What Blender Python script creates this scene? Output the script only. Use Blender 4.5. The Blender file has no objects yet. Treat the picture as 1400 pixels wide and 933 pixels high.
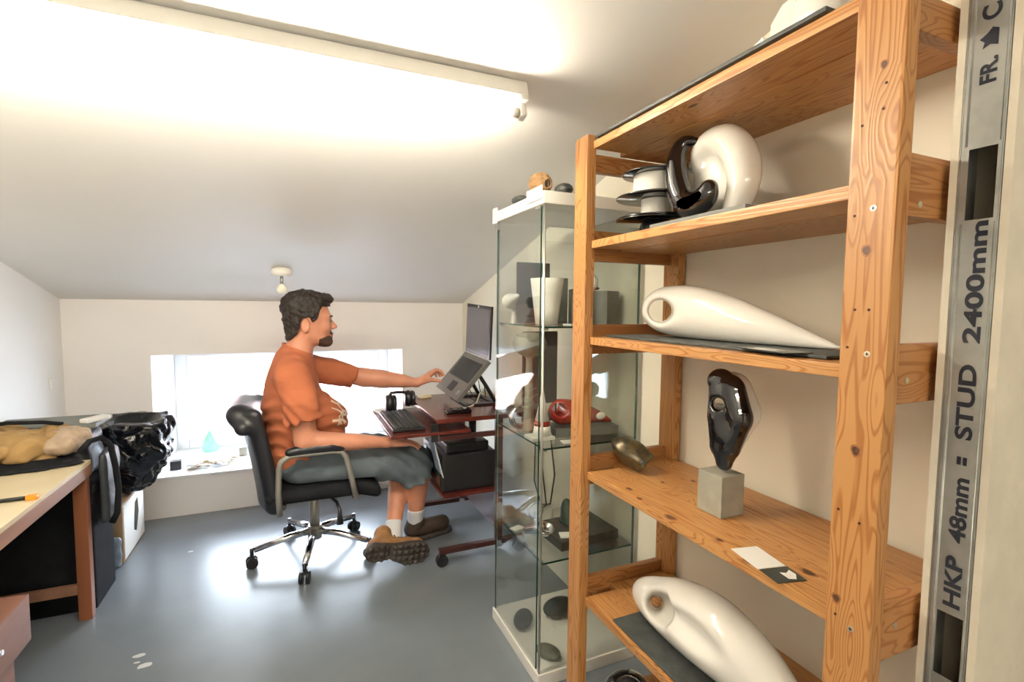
import bpy, bmesh, math, random
import numpy as np
from mathutils import Vector, Matrix
random.seed(4)
C = bpy.context.scene.collection
SC = bpy.context.scene
# ---------------------------------------------------------------- camera
cam_d = bpy.data.cameras.new('camera'); cam = bpy.data.objects.new('camera', cam_d); C.objects.link(cam)
YAW, PIT, ROL = 0.41224, 0.068685, 0.0089115
F = Vector((math.sin(YAW)*math.cos(PIT), math.cos(YAW)*math.cos(PIT), -math.sin(PIT)))
Rr = Vector((math.cos(YAW), -math.sin(YAW), 0)); U = Rr.cross(F)
R2 = Rr*math.cos(ROL)+U*math.sin(ROL); U2 = -Rr*math.sin(ROL)+U*math.cos(ROL)
m = Matrix((R2, U2, -F)).transposed().to_4x4(); m.translation = Vector((0, 0, 1.3)); cam.matrix_world = m
cam_d.sensor_width = 36; cam_d.lens = 682.5*36/1400; cam_d.clip_start = 0.02
SC.camera = cam
# ---------------------------------------------------------------- world, light, exposure
SC.view_settings.view_transform = 'Standard'; SC.view_settings.look = 'None'
SC.view_settings.gamma = 1; SC.view_settings.use_curve_mapping = False
SC.view_settings.exposure = 0.26
w = bpy.data.worlds.new('world'); SC.world = w; w.use_nodes = True
w.node_tree.nodes['Background'].inputs[0].default_value = (0.80, 0.89, 1.0, 1)
w.node_tree.nodes['Background'].inputs[1].default_value = 29.0
TUBE_E = 150.0
TUBE_C = (1.0, 0.90, 0.73)
pl = bpy.data.lights.new('window_portal', 'AREA'); pl.shape = 'RECTANGLE'; pl.size = 1.48; pl.size_y = 0.74
pl.cycles.is_portal = True
po = bpy.data.objects.new('window_portal', pl); po.location = (-0.04, 4.3, 0.62); po.rotation_euler = (math.radians(-90), 0, 0); C.objects.link(po)

# ---------------------------------------------------------------- materials
def nodes(name):
    mt = bpy.data.materials.new(name); mt.use_nodes = True
    nt = mt.node_tree; return mt, nt, nt.nodes['Principled BSDF']
def N(nt, t, **k):
    n = nt.nodes.new(t)
    for a, b in k.items(): setattr(n, a, b)
    return n
def coords(nt, scale=(1, 1, 1), rot=(0, 0, 0)):
    tc = N(nt, 'ShaderNodeTexCoord'); mp = N(nt, 'ShaderNodeMapping')
    mp.inputs['Scale'].default_value = scale; mp.inputs['Rotation'].default_value = rot
    nt.links.new(tc.outputs['Object'], mp.inputs[0]); return mp.outputs[0]
def ramp(nt, fac, stops):
    r = N(nt, 'ShaderNodeValToRGB'); nt.links.new(fac, r.inputs[0])
    e = r.color_ramp.elements
    while len(e) < len(stops): e.new(0.5)
    for i, (p, c) in enumerate(stops):
        e[i].position = p; e[i].color = tuple(c)+(1,) if len(c) == 3 else c
    return r.outputs[0]
def mat(name, col, rough=0.5, metal=0, var=0.0, vscale=6, bump=0.0, bscale=60, coat=0, spec=0.5, col2=None, vs=(1, 1, 1), detail=4, bdist=0.002):
    mt, nt, b = nodes(name)
    b.inputs['Base Color'].default_value = (*col, 1); b.inputs['Roughness'].default_value = rough
    b.inputs['Metallic'].default_value = metal; b.inputs['Coat Weight'].default_value = coat
    b.inputs['Specular IOR Level'].default_value = spec
    if coat: b.inputs['Coat Roughness'].default_value = 0.04
    if var or col2:
        n = N(nt, 'ShaderNodeTexNoise'); n.inputs['Scale'].default_value = vscale; n.inputs['Detail'].default_value = detail
        nt.links.new(coords(nt, vs), n.inputs['Vector'])
        c2 = col2 or tuple(min(1, c*(1+var)) for c in col)
        c1 = col if col2 else tuple(c*(1-var) for c in col)
        nt.links.new(ramp(nt, n.outputs[0], [(0.35, c1), (0.65, c2)]), b.inputs['Base Color'])
    if bump:
        n = N(nt, 'ShaderNodeTexNoise'); n.inputs['Scale'].default_value = bscale; n.inputs['Detail'].default_value = 4
        nt.links.new(coords(nt, vs), n.inputs['Vector'])
        bp = N(nt, 'ShaderNodeBump'); bp.inputs['Strength'].default_value = bump; bp.inputs['Distance'].default_value = bdist
        nt.links.new(n.outputs[0], bp.inputs['Height']); nt.links.new(bp.outputs[0], b.inputs['Normal'])
    return mt
def pine(name, axis, tone=1.0, warm=1.0, seed=0.0):
    """varnished pine: stretched growth rings bent round dark knots"""
    mt, nt, b = nodes(name); L = nt.links
    rot = {'Z': (0, 0, 0), 'Y': (math.pi/2, 0, 0), 'X': (0, math.pi/2, 0)}[axis]
    v = coords(nt, (1, 1, 1), rot)
    off = N(nt, 'ShaderNodeVectorMath', operation='ADD'); L.new(v, off.inputs[0]); off.inputs[1].default_value = (seed, seed*1.7, seed*0.6)
    oi = N(nt, 'ShaderNodeObjectInfo'); ml = N(nt, 'ShaderNodeVectorMath', operation='SCALE'); ml.inputs[0].default_value = (3.1, 1.3, 7.7)
    L.new(oi.outputs['Random'], ml.inputs['Scale']); o2 = N(nt, 'ShaderNodeVectorMath', operation='ADD'); L.new(off.outputs[0], o2.inputs[0]); L.new(ml.outputs[0], o2.inputs[1])
    v = o2.outputs[0]
    thin = {'Z': (.0, 1, 1), 'Y': (1, 1, .0), 'X': (1, .0, 1)}[axis]
    vk = N(nt, 'ShaderNodeVectorMath', operation='ADD'); L.new(coords(nt, thin, rot), vk.inputs[0]); L.new(ml.outputs[0], vk.inputs[1])
    ms = N(nt, 'ShaderNodeMapping'); ms.inputs['Scale'].default_value = (12, 12, 5.0); L.new(vk.outputs[0], ms.inputs[0])
    vo = N(nt, 'ShaderNodeTexVoronoi'); vo.inputs['Scale'].default_value = 1.0; L.new(ms.outputs[0], vo.inputs['Vector'])
    near = ramp(nt, vo.outputs['Distance'], [(0.0, (1, 1, 1)), (0.42, (0, 0, 0))])
    gs = N(nt, 'ShaderNodeMapping'); gs.inputs['Scale'].default_value = (1, 1, 0.055); L.new(v, gs.inputs[0])
    nz = N(nt, 'ShaderNodeTexNoise'); nz.inputs['Scale'].default_value = 22; nz.inputs['Detail'].default_value = 1.5; L.new(gs.outputs[0], nz.inputs['Vector'])
    ad = N(nt, 'ShaderNodeMath', operation='MULTIPLY_ADD'); L.new(near, ad.inputs[0]); ad.inputs[1].default_value = 0.22; L.new(nz.outputs[0], ad.inputs[2])
    mu = N(nt, 'ShaderNodeMath', operation='MULTIPLY'); L.new(ad.outputs[0], mu.inputs[0]); mu.inputs[1].default_value = 115
    sn = N(nt, 'ShaderNodeMath', operation='SINE'); L.new(mu.outputs[0], sn.inputs[0])
    t = tone
    ring = ramp(nt, sn.outputs[0], [(0.2, (0.66*t, 0.37*t*warm, 0.135*t*warm)), (1.0, (0.46*t, 0.20*t*warm, 0.056*t*warm))])
    big = N(nt, 'ShaderNodeTexNoise'); big.inputs['Scale'].default_value = 3; L.new(gs.outputs[0], big.inputs['Vector'])
    mx = N(nt, 'ShaderNodeMix', data_type='RGBA', blend_type='MULTIPLY'); mx.inputs[0].default_value = 1
    tnt = N(nt, 'ShaderNodeMix', data_type='RGBA', blend_type='MULTIPLY'); tnt.inputs[0].default_value = 1; L.new(ring, tnt.inputs[6]); L.new(ramp(nt, oi.outputs['Random'], [(0, (0.80, 0.76, 0.70)), (1, (1, 1, 1))]), tnt.inputs[7]); L.new(tnt.outputs[2], mx.inputs[6]); L.new(ramp(nt, big.outputs[0], [(0.3, (0.86, 0.82, 0.78)), (0.7, (1, 1, 1))]), mx.inputs[7])
    sep = N(nt, 'ShaderNodeSeparateColor'); L.new(vo.outputs['Color'], sep.inputs[0])
    gt = N(nt, 'ShaderNodeMath', operation='GREATER_THAN'); L.new(sep.outputs[0], gt.inputs[0]); gt.inputs[1].default_value = 0.55
    kn = ramp(nt, vo.outputs['Distance'], [(0.0, (1, 1, 1)), (0.055, (0.85, 0.85, 0.85)), (0.095, (0, 0, 0))])
    km = N(nt, 'ShaderNodeMath', operation='MULTIPLY'); L.new(gt.outputs[0], km.inputs[0]); L.new(kn, km.inputs[1])
    m2 = N(nt, 'ShaderNodeMix', data_type='RGBA'); L.new(km.outputs[0], m2.inputs[0]); L.new(mx.outputs[2], m2.inputs[6]); m2.inputs[7].default_value = (0.085, 0.03, 0.012, 1)
    L.new(m2.outputs[2], b.inputs['Base Color']); b.inputs['Roughness'].default_value = 0.38
    bp = N(nt, 'ShaderNodeBump'); bp.inputs['Strength'].default_value = 0.12; bp.inputs['Distance'].default_value = 0.001
    L.new(sn.outputs[0], bp.inputs['Height']); L.new(bp.outputs[0], b.inputs['Normal'])
    return mt
def glass(name, tint, ior=1.5, minf=0.0):
    mt = bpy.data.materials.new(name); mt.use_nodes = True; nt = mt.node_tree; nt.nodes.clear()
    o = N(nt, 'ShaderNodeOutputMaterial'); tr = N(nt, 'ShaderNodeBsdfTransparent'); tr.inputs[0].default_value = (*tint, 1)
    gl = N(nt, 'ShaderNodeBsdfGlossy'); gl.inputs['Roughness'].default_value = 0.0
    fr = N(nt, 'ShaderNodeFresnel'); fr.inputs[0].default_value = ior; mx = N(nt, 'ShaderNodeMixShader')
    # keep both sides reflecting like an outer face
    g = N(nt, 'ShaderNodeNewGeometry'); d = N(nt, 'ShaderNodeLayerWeight'); d.inputs[0].default_value = 0.5
    p = N(nt, 'ShaderNodeMath', operation='POWER'); nt.links.new(d.outputs['Facing'], p.inputs[0]); p.inputs[1].default_value = 4.0
    q = N(nt, 'ShaderNodeMath', operation='MULTIPLY_ADD'); nt.links.new(p.outputs[0], q.inputs[0]); q.inputs[1].default_value = 0.85; q.inputs[2].default_value = 0.04+minf
    nt.nodes.remove(fr); nt.nodes.remove(g)
    nt.links.new(q.outputs[0], mx.inputs[0]); nt.links.new(tr.outputs[0], mx.inputs[1]); nt.links.new(gl.outputs[0], mx.inputs[2]); nt.links.new(mx.outputs[0], o.inputs[0])
    return mt
def emis(name, col, s):
    mt = bpy.data.materials.new(name); mt.use_nodes = True; nt = mt.node_tree; nt.nodes.clear()
    o = N(nt, 'ShaderNodeOutputMaterial'); e = N(nt, 'ShaderNodeEmission'); e.inputs[0].default_value = (*col, 1); e.inputs[1].default_value = s
    nt.links.new(e.outputs[0], o.inputs[0]); return mt
M = {}
M['wall_warm'] = mat('cream_wall_paint', (0.87, 0.815, 0.67), 0.5, var=0.02, vscale=3, bump=0.15, bscale=35)
M['wall'] = mat('wall_paint', (0.83, 0.805, 0.785), 0.55, var=0.02, vscale=3, bump=0.15, bscale=35)
M['wall_white'] = mat('white_paint', (0.84, 0.84, 0.83), 0.5, var=0.015, vscale=3, bump=0.12, bscale=35)
M['ceiling'] = mat('ceiling_paint', (0.80, 0.785, 0.75), 0.55, var=0.012, vscale=2, bump=0.08, bscale=30)
M['floor'] = mat('floor_paint', (0.165, 0.188, 0.212), 0.29, var=0.1, vscale=2.3, bump=0.35, bscale=14, bdist=0.0015)
M['speck'] = mat('paint_speck', (0.55, 0.56, 0.56), 0.6, var=.05)
M['upvc'] = mat('white_upvc', (0.83, 0.85, 0.88), 0.3, var=.01)
M['sill'] = mat('sill_paint', (0.85, 0.85, 0.85), 0.35, var=.01)
M['pineZ'] = pine('pine_upright', 'Z', 0.92, 0.93)
M['pineY'] = pine('pine_plank', 'Y', 1.0, 0.95, 2.3)
M['pineX'] = pine('pine_rung', 'X', 0.72, 0.86, 5.1)
M['glass'] = glass('cabinet_glass', (0.978, 0.992, 0.98), minf=0.01)
M['gedge'] = mat('green_glass_edge', (0.015, 0.07, 0.05), 0.1, var=.1)
M['wglass'] = glass('window_glass', (0.97, 0.98, 0.99))
M['cabwhite'] = mat('cabinet_lacquer', (0.82, 0.80, 0.74), 0.35, var=.01)
M['alu'] = mat('aluminium', (0.62, 0.61, 0.56), 0.35, 0.9, var=.05)
M['chrome'] = mat('chrome', (0.82, 0.83, 0.86), 0.12, 1, var=.02)
M['satin'] = mat('satin_grey_metal', (0.40, 0.385, 0.34), 0.38, 0.6, var=.05)
M['blackp'] = mat('black_plastic', (0.012, 0.012, 0.014), 0.35, var=.2)
M['blackfab'] = mat('black_fabric', (0.011, 0.012, 0.015), 0.85, spec=.2, bump=.5, bscale=300, var=.2, vscale=20)
M['leather'] = mat('black_leather', (0.014, 0.015, 0.02), 0.33, bump=.3, bscale=160, var=.2)
M['gloss_black'] = mat('glossy_black', (0.003, 0.003, 0.004), 0.06, coat=1, var=.1)
M['gloss_white'] = mat('glossy_white', (0.80, 0.77, 0.70), 0.14, coat=0.6, var=.01)
M['matt_white'] = mat('plaster_white', (0.80, 0.78, 0.72), 0.5, var=.02)
M['red'] = mat('red_gloss', (0.33, 0.02, 0.015), 0.12, coat=.7, var=.05)
M['slate'] = mat('slate', (0.045, 0.05, 0.048), 0.55, var=.25, vscale=30, bump=.6, bscale=80)
M['slate_grey'] = mat('grey_slab', (0.17, 0.18, 0.165), 0.6, var=.12, vscale=20, bump=.3)
M['concrete'] = mat('concrete', (0.33, 0.32, 0.26), 0.75, var=.12, vscale=14, bump=.5, bscale=120)
M['stone'] = mat('dark_stone', (0.05, 0.055, 0.052), 0.5, var=.2, vscale=25)
M['stone2'] = mat('green_grey_stone', (0.15, 0.155, 0.12), 0.5, var=.25, vscale=25)
M['greenstone'] = mat('dark_green_glaze', (0.02, 0.06, 0.055), 0.2, var=.3, coat=.5)
M['darkgrey'] = mat('dark_grey_board', (0.07, 0.068, 0.075), 0.6, var=.1)
M['paper'] = mat('paper', (0.82, 0.81, 0.77), 0.6, var=.01)
M['ink'] = mat('dark_print', (0.03, 0.035, 0.03), 0.3, var=.3)
M['filament'] = mat('white_filament', (0.80, 0.77, 0.70), 0.45, var=.03, bump=.8, bscale=1, vs=(1, 1, 420))
M['steel'] = mat('galvanised_steel', (0.47, 0.49, 0.46), 0.42, 0.75, var=.14, vscale=22, bump=.15, bscale=50)
M['plaster'] = mat('plasterboard', (0.76, 0.69, 0.55), 0.7, var=.05, vscale=14, bump=.4)
M['dark'] = mat('cavity_shade', (0.02, 0.02, 0.02), 0.8, var=.1)  # near-black colour imitating the shade inside the partition
M['letter'] = mat('black_ink', (0.015, 0.018, 0.03), 0.7, var=.2)
M['mahog'] = mat('mahogany_laminate', (0.115, 0.022, 0.015), 0.22, col2=(0.075, 0.013, 0.01), vscale=14, vs=(1, 6, 1))
M['mahog_d'] = mat('mahogany_frame', (0.055, 0.018, 0.015), 0.3, var=.15)
M['benchtop'] = mat('bench_top', (0.70, 0.60, 0.40), 0.45, var=.03, vscale=9)
M['benchwood'] = mat('bench_wood', (0.33, 0.17, 0.105), 0.5, var=.18, vscale=12, vs=(1, .12, 1))
M['benchleg'] = mat('bench_leg_wood', (0.25, 0.085, 0.035), 0.45, var=.15, vscale=12, vs=(1, 1, .1))
M['drawer'] = mat('drawer_wood', (0.30, 0.15, 0.11), 0.45, var=.18, vscale=14, vs=(1, .1, 1))
M['tan'] = mat('tan_canvas', (0.37, 0.235, 0.095), 0.85, var=.12, vscale=9, bump=.6, bscale=200)
M['tan2'] = mat('pale_canvas_lining', (0.42, 0.32, 0.23), 0.85, var=.15, vscale=18, bump=.5, bscale=90)
M['binbag'] = mat('black_polythene', (0.006, 0.007, 0.010), 0.16, var=.2, bump=.9, bscale=13, bdist=.012)
M['greybag'] = mat('dark_grey_nylon', (0.032, 0.037, 0.043), 0.45, bump=.6, bscale=12, bdist=.01, var=.15)
M['card'] = mat('cardboard', (0.36, 0.24, 0.14), 0.8, var=.1, vscale=10)
M['bluebag'] = mat('blue_plastic', (0.25, 0.33, 0.42), 0.3, bump=.9, bscale=30, bdist=.01, var=.3)
M['orange'] = mat('orange_plastic', (0.85, 0.33, 0.02), 0.4, var=.05)
M['yellow'] = mat('yellow_label', (0.55, 0.50, 0.03), 0.6, var=.05)
M['skin'] = mat('skin', (0.62, 0.27, 0.165), 0.45, var=.07, vscale=14, bump=.12, bscale=160)
M['skin'].node_tree.nodes['Principled BSDF'].inputs['Subsurface Weight'].default_value = 0.0
M['lip'] = mat('lips', (0.40, 0.12, 0.09), 0.4, var=.05)
M['hair'] = mat('dark_brown_hair', (0.018, 0.011, 0.008), 0.55, bump=1, bscale=170, bdist=.004, var=.5, vscale=90)
M['stubble'] = mat('beard_stubble', (0.07, 0.032, 0.022), 0.7, var=.35, vscale=260, bump=.5, bscale=400)
M['eyew'] = mat('eye_white', (0.2, 0.15, 0.12), 0.2, var=.02)
M['iris'] = mat('dark_iris', (0.03, 0.02, 0.015), 0.1, var=.1)
M['shorts'] = mat('slate_blue_shorts', (0.115, 0.145, 0.165), 0.85, var=.08, vscale=14, bump=.4, bscale=60)
M['sock'] = mat('white_sock', (0.72, 0.72, 0.74), 0.9, bump=.5, bscale=260, var=.03)
M['suede'] = mat('tan_suede', (0.30, 0.15, 0.055), 0.8, var=.2, vscale=22, bump=.3)
M['suede_d'] = mat('shaded_boot_brown', (0.055, 0.035, 0.025), 0.7, var=.2)  # far boot's brown darkened to carry the shade under the desk
M['sole'] = mat('dark_rubber', (0.045, 0.036, 0.03), 0.55, var=.3, vscale=40)
M['screen'] = mat('laptop_screen', (0.10, 0.095, 0.11), 0.12, var=.02, spec=.7)
M['laptop'] = mat('laptop_grey', (0.17, 0.16, 0.145), 0.35, 0.3, var=.04)
M['keys'] = mat('laptop_keys', (0.025, 0.025, 0.025), 0.5, var=.1)
M['green'] = mat('green_bottle', (0.5, 0.9, 0.7), 0.2, var=.05)
M['green'].node_tree.nodes['Principled BSDF'].inputs['Transmission Weight'].default_value = 0.7
M['leaf'] = mat('dried_leaf', (0.14, 0.06, 0.02), 0.8, col2=(0.25, 0.19, 0.05), vscale=60)
M['bronze'] = mat('bronze_fold', (0.05, 0.045, 0.03), 0.28, 0.4, var=.3, vscale=12)
M['speckle'] = mat('gold_flecked_bronze', (0.035, 0.032, 0.022), 0.3, 0.35, col2=(0.13, 0.095, 0.04), vscale=55, detail=8)
M['cone'] = mat('pine_cone_brown', (0.30, 0.17, 0.07), 0.7, var=.3, vscale=60)
M['brick'] = mat('outside_brick', (0.60, 0.36, 0.30), 0.8, var=.08)
M['ground_out'] = mat('outside_paving', (0.45, 0.45, 0.46), 0.8, var=.05)
M['cablew'] = mat('white_cable', (0.75, 0.68, 0.52), 0.5, var=.05)
M['lamp'] = mat('lamp_housing', (0.80, 0.78, 0.72), 0.4, var=.01)
M['bulb'] = mat('opal_bulb', (0.85, 0.82, 0.68), 0.2, var=.01)
M['screw'] = mat('zinc_screw', (0.75, 0.70, 0.55), 0.35, 0.8, var=.05)
M['hole'] = mat('screw_hole', (0.05, 0.02, 0.01), 0.9, var=.1)
M['tube'] = emis('tube_light', TUBE_C, TUBE_E)
# shirt with cream print on the chest
def shirt_mat():
    mt, nt, b = nodes('orange_jersey'); L = nt.links
    b.inputs['Roughness'].default_value = 0.9
    tc = N(nt, 'ShaderNodeTexCoord'); sx = N(nt, 'ShaderNodeSeparateXYZ'); L.new(tc.outputs['Object'], sx.inputs[0])
    def rng(sock, lo, hi):
        a = N(nt, 'ShaderNodeMath', operation='GREATER_THAN'); L.new(sock, a.inputs[0]); a.inputs[1].default_value = lo
        c = N(nt, 'ShaderNodeMath', operation='LESS_THAN'); L.new(sock, c.inputs[0]); c.inputs[1].default_value = hi
        d = N(nt, 'ShaderNodeMath', operation='MULTIPLY'); L.new(a.outputs[0], d.inputs[0]); L.new(c.outputs[0], d.inputs[1]); return d.outputs[0]
    vo = N(nt, 'ShaderNodeTexVoronoi', feature='DISTANCE_TO_EDGE'); vo.inputs['Scale'].default_value = 16; L.new(tc.outputs['Object'], vo.inputs['Vector'])
    th = N(nt, 'ShaderNodeMath', operation='LESS_THAN'); L.new(vo.outputs['Distance'], th.inputs[0]); th.inputs[1].default_value = 0.10
    p = th.outputs[0]
    for s_, lo, hi in ((0, .085, .6), (1, -.17, .14), (2, .27, .455)):
        q = N(nt, 'ShaderNodeMath', operation='MULTIPLY'); L.new(p, q.inputs[0]); L.new(rng(sx.outputs[s_], lo, hi), q.inputs[1]); p = q.outputs[0]
    nz = N(nt, 'ShaderNodeTexNoise'); nz.inputs['Scale'].default_value = 9; L.new(tc.outputs['Object'], nz.inputs['Vector'])
    base = ramp(nt, nz.outputs[0], [(0.35, (0.42, 0.122, 0.052)), (0.65, (0.49, 0.150, 0.066))])
    mx = N(nt, 'ShaderNodeMix', data_type='RGBA'); L.new(p, mx.inputs[0]); L.new(base, mx.inputs[6]); mx.inputs[7].default_value = (0.75, 0.62, 0.5, 1)
    L.new(mx.outputs[2], b.inputs['Base Color'])
    n2 = N(nt, 'ShaderNodeTexNoise'); n2.inputs['Scale'].default_value = 16; L.new(coords(nt, (.5, .5, 1.6)), n2.inputs['Vector'])
    bp = N(nt, 'ShaderNodeBump'); bp.inputs['Strength'].default_value = .5; bp.inputs['Distance'].default_value = .012
    L.new(n2.outputs[0], bp.inputs['Height']); L.new(bp.outputs[0], b.inputs['Normal'])
    return mt
M['shirt'] = shirt_mat()

# ---------------------------------------------------------------- object helpers
ORG = {}
def put(o, parent):
    C.objects.link(o)
    if parent: o.parent = parent
def thing(name, label, cat, loc, group=None):
    o = bpy.data.objects.new(name, None); o.empty_display_size = 0.05; C.objects.link(o)
    o.location = loc; ORG[o.name] = Vector(loc); o['label'] = label; o['category'] = cat
    if group: o['group'] = group
    return o
def finish(name, me, mt, parent=None, org=None, label=None, cat=None, group=None, kind=None, smooth=False):
    if parent is not None: org = ORG[parent.name]
    if org is None: org = Vector((0, 0, 0))
    org = Vector(org); me.transform(Matrix.Translation(-org))
    for mm in (mt if isinstance(mt, (list, tuple)) else [mt]): me.materials.append(M[mm])
    if smooth: me.polygons.foreach_set('use_smooth', [True]*len(me.polygons))
    o = bpy.data.objects.new(name, me); put(o, parent)
    if parent is None: o.location = org
    ORG[o.name] = org
    if label: o['label'] = label
    if cat: o['category'] = cat
    if group: o['group'] = group
    if kind: o['kind'] = kind
    return o
class G:
    """collects boxes, tubes and lathes into ONE mesh"""
    def __init__(s): s.b = bmesh.new(); s.sm = False
    def box(s, x0, x1, y0, y1, z0, z1, bev=0.0, rot=None, piv=None):
        x0, x1 = min(x0, x1), max(x0, x1); y0, y1 = min(y0, y1), max(y0, y1); z0, z1 = min(z0, z1), max(z0, z1)
        t = bmesh.new(); bmesh.ops.create_cube(t, size=1)
        for v in t.verts: v.co = Vector(((x0+x1)/2+v.co.x*(x1-x0), (y0+y1)/2+v.co.y*(y1-y0), (z0+z1)/2+v.co.z*(z1-z0)))
        if bev: bmesh.ops.bevel(t, geom=t.edges[:], offset=bev, segments=2, profile=0.7, affect='EDGES')
        if rot is not None:
            pv = Vector(piv) if piv else Vector(((x0+x1)/2, (y0+y1)/2, (z0+z1)/2))
            for v in t.verts: v.co = rot @ (v.co-pv)+pv
        s.merge(t); return s
    def merge(s, t):
        me = bpy.data.meshes.new('t'); t.to_mesh(me); t.free(); s.b.from_mesh(me); bpy.data.meshes.remove(me)
    def tube(s, pts, r, n=10, cap=True):
        pts = [Vector(p) for p in pts]; rs = r if isinstance(r, (list, tuple)) else [r]*len(pts)
        rings = []; up = None
        for i, p in enumerate(pts):
            d = (pts[min(i+1, len(pts)-1)]-pts[max(i-1, 0)]).normalized()
            if up is None: up = d.orthogonal().normalized()
            a = (up-d*up.dot(d)).normalized(); up = a; c = d.cross(a)
            rings.append([s.b.verts.new(p+(a*math.cos(2*math.pi*k/n)+c*math.sin(2*math.pi*k/n))*rs[i]) for k in range(n)])
        for A, B in zip(rings, rings[1:]):
            for k in range(n): s.b.faces.new((A[k], A[(k+1) % n], B[(k+1) % n], B[k])).smooth = True
        if cap: s.b.faces.new(rings[0][::-1]); s.b.faces.new(rings[-1])
        return s
    def cyl(s, a, b, r, r2=None, n=20): return s.tube([a, b], [r, r if r2 is None else r2], n)
    def lathe(s, c, prof, n=28, axis='Z'):
        c = Vector(c); rings = []
        for (r, h) in prof:
            ring = []
            for k in range(n):
                x, y = max(r, 1e-4)*math.cos(2*math.pi*k/n), max(r, 1e-4)*math.sin(2*math.pi*k/n)
                v = {'Z': (x, y, h), 'Y': (x, h, y), 'X': (h, x, y)}[axis]; ring.append(s.b.verts.new(c+Vector(v)))
            rings.append(ring)
        for A, B in zip(rings, rings[1:]):
            for k in range(n): s.b.faces.new((A[k], A[(k+1) % n], B[(k+1) % n], B[k])).smooth = True
        s.b.faces.new(rings[0][::-1]); s.b.faces.new(rings[-1]); return s
    def poly(s, pts, vec):
        """prism: flat outline pushed along vec"""
        vec = Vector(vec); A = [s.b.verts.new(Vector(p)) for p in pts]; B = [s.b.verts.new(Vector(p)+vec) for p in pts]
        s.b.faces.new(A); s.b.faces.new(B[::-1])
        for i in range(len(A)): j = (i+1) % len(A); s.b.faces.new((A[j], A[i], B[i], B[j]))
        return s
    def out(s, name, mt, parent=None, **k):
        bmesh.ops.recalc_face_normals(s.b, faces=s.b.faces[:])
        me = bpy.data.meshes.new(name); s.b.to_mesh(me); s.b.free(); return finish(name, me, mt, parent, **k)
def RZ(a): return Matrix.Rotation(math.radians(a), 3, 'Z')
def RX(a): return Matrix.Rotation(math.radians(a), 3, 'X')
def RY(a): return Matrix.Rotation(math.radians(a), 3, 'Y')

# ---------------------------------------------------------------- implicit surfaces (organic shapes)
def V3(*a): return np.array(a, dtype=np.float32)
def cap(P, a, b, ra, rb=None):
    rb = ra if rb is None else rb; a = V3(*a); b = V3(*b); ba = b-a
    h = np.clip(((P-a)@ba)/float(ba@ba), 0, 1); return np.linalg.norm(P-a-h[:, None]*ba, axis=1)-(ra+(rb-ra)*h)
def ell(P, c, r, R=None):
    q = P-V3(*c)
    if R is not None: q = q@np.array(R, dtype=np.float32)   # R columns = local axes
    r = V3(*r); k0 = np.linalg.norm(q/r, axis=1); k1 = np.linalg.norm(q/(r*r), axis=1); return k0*(k0-1)/np.maximum(k1, 1e-6)
def rbox(P, c, hs, rr, R=None):
    q = P-V3(*c)
    if R is not None: q = q@np.array(R, dtype=np.float32)
    q = np.abs(q)-(V3(*hs)-rr); return np.linalg.norm(np.maximum(q, 0), axis=1)+np.minimum(q.max(axis=1), 0)-rr
def su(a, b, k):
    h = np.clip(0.5+0.5*(b-a)/k, 0, 1); return b+(a-b)*h-k*h*(1-h)
def ss(a, b, k): return -su(-a, b, k)       # a minus b
def si(a, b, k): return -su(-a, -b, k)
def half(P, p, n): n = V3(*n); n = n/np.linalg.norm(n); return (P-V3(*p))@n   # positive beyond
def crom(pts, n):
    p = np.array([pts[0]]+list(pts)+[pts[-1]], float); o = []
    for i in range(1, len(p)-2):
        for t in np.arange(n)/n:
            a, b, c, d = p[i-1], p[i], p[i+1], p[i+2]
            o.append(.5*(2*b+(c-a)*t+(2*a-5*b+4*c-d)*t*t+(3*b-a-3*c+d)*t**3))
    return [tuple(q) for q in o]+[tuple(p[-2])]
def chain(P, pts, k=.01, n=1):
    if n > 1: pts = crom(pts, n)
    d = None
    for (a, b) in zip(pts, pts[1:]):
        e = cap(P, a[:3], b[:3], a[3], b[3]); d = e if d is None else np.minimum(d, e)
    return d
def spine(P, ys, xs, zs_, rs, sx):
    """body of changing radius along Y, smooth everywhere"""
    t = np.linspace(ys[0], ys[-1], 80); pts = np.array(crom(list(zip(ys, xs, zs_, rs)), 12)); o = np.argsort(pts[:, 0]); pts = pts[o]
    y = P[:, 1]; cx = np.interp(y, pts[:, 0], pts[:, 1]); czz = np.interp(y, pts[:, 0], pts[:, 2]); r = np.interp(y, pts[:, 0], np.maximum(pts[:, 3], 0))
    d = np.sqrt(((P[:, 0]-cx)*sx)**2+(P[:, 2]-czz)**2)-r
    return np.maximum(d*.75, np.maximum(y-ys[-1], ys[0]-y)*.7)
def wav(P, f, s=0.0):
    x, y, z = P[:, 0]*f, P[:, 1]*f, P[:, 2]*f
    return (np.sin(x*1.3+2.1*np.sin(y*.9+s)+s)+np.sin(y*1.7+1.8*np.sin(z*1.1+s*2))+np.sin(z*1.5+2.3*np.sin(x*.8-s)))/3
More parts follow.
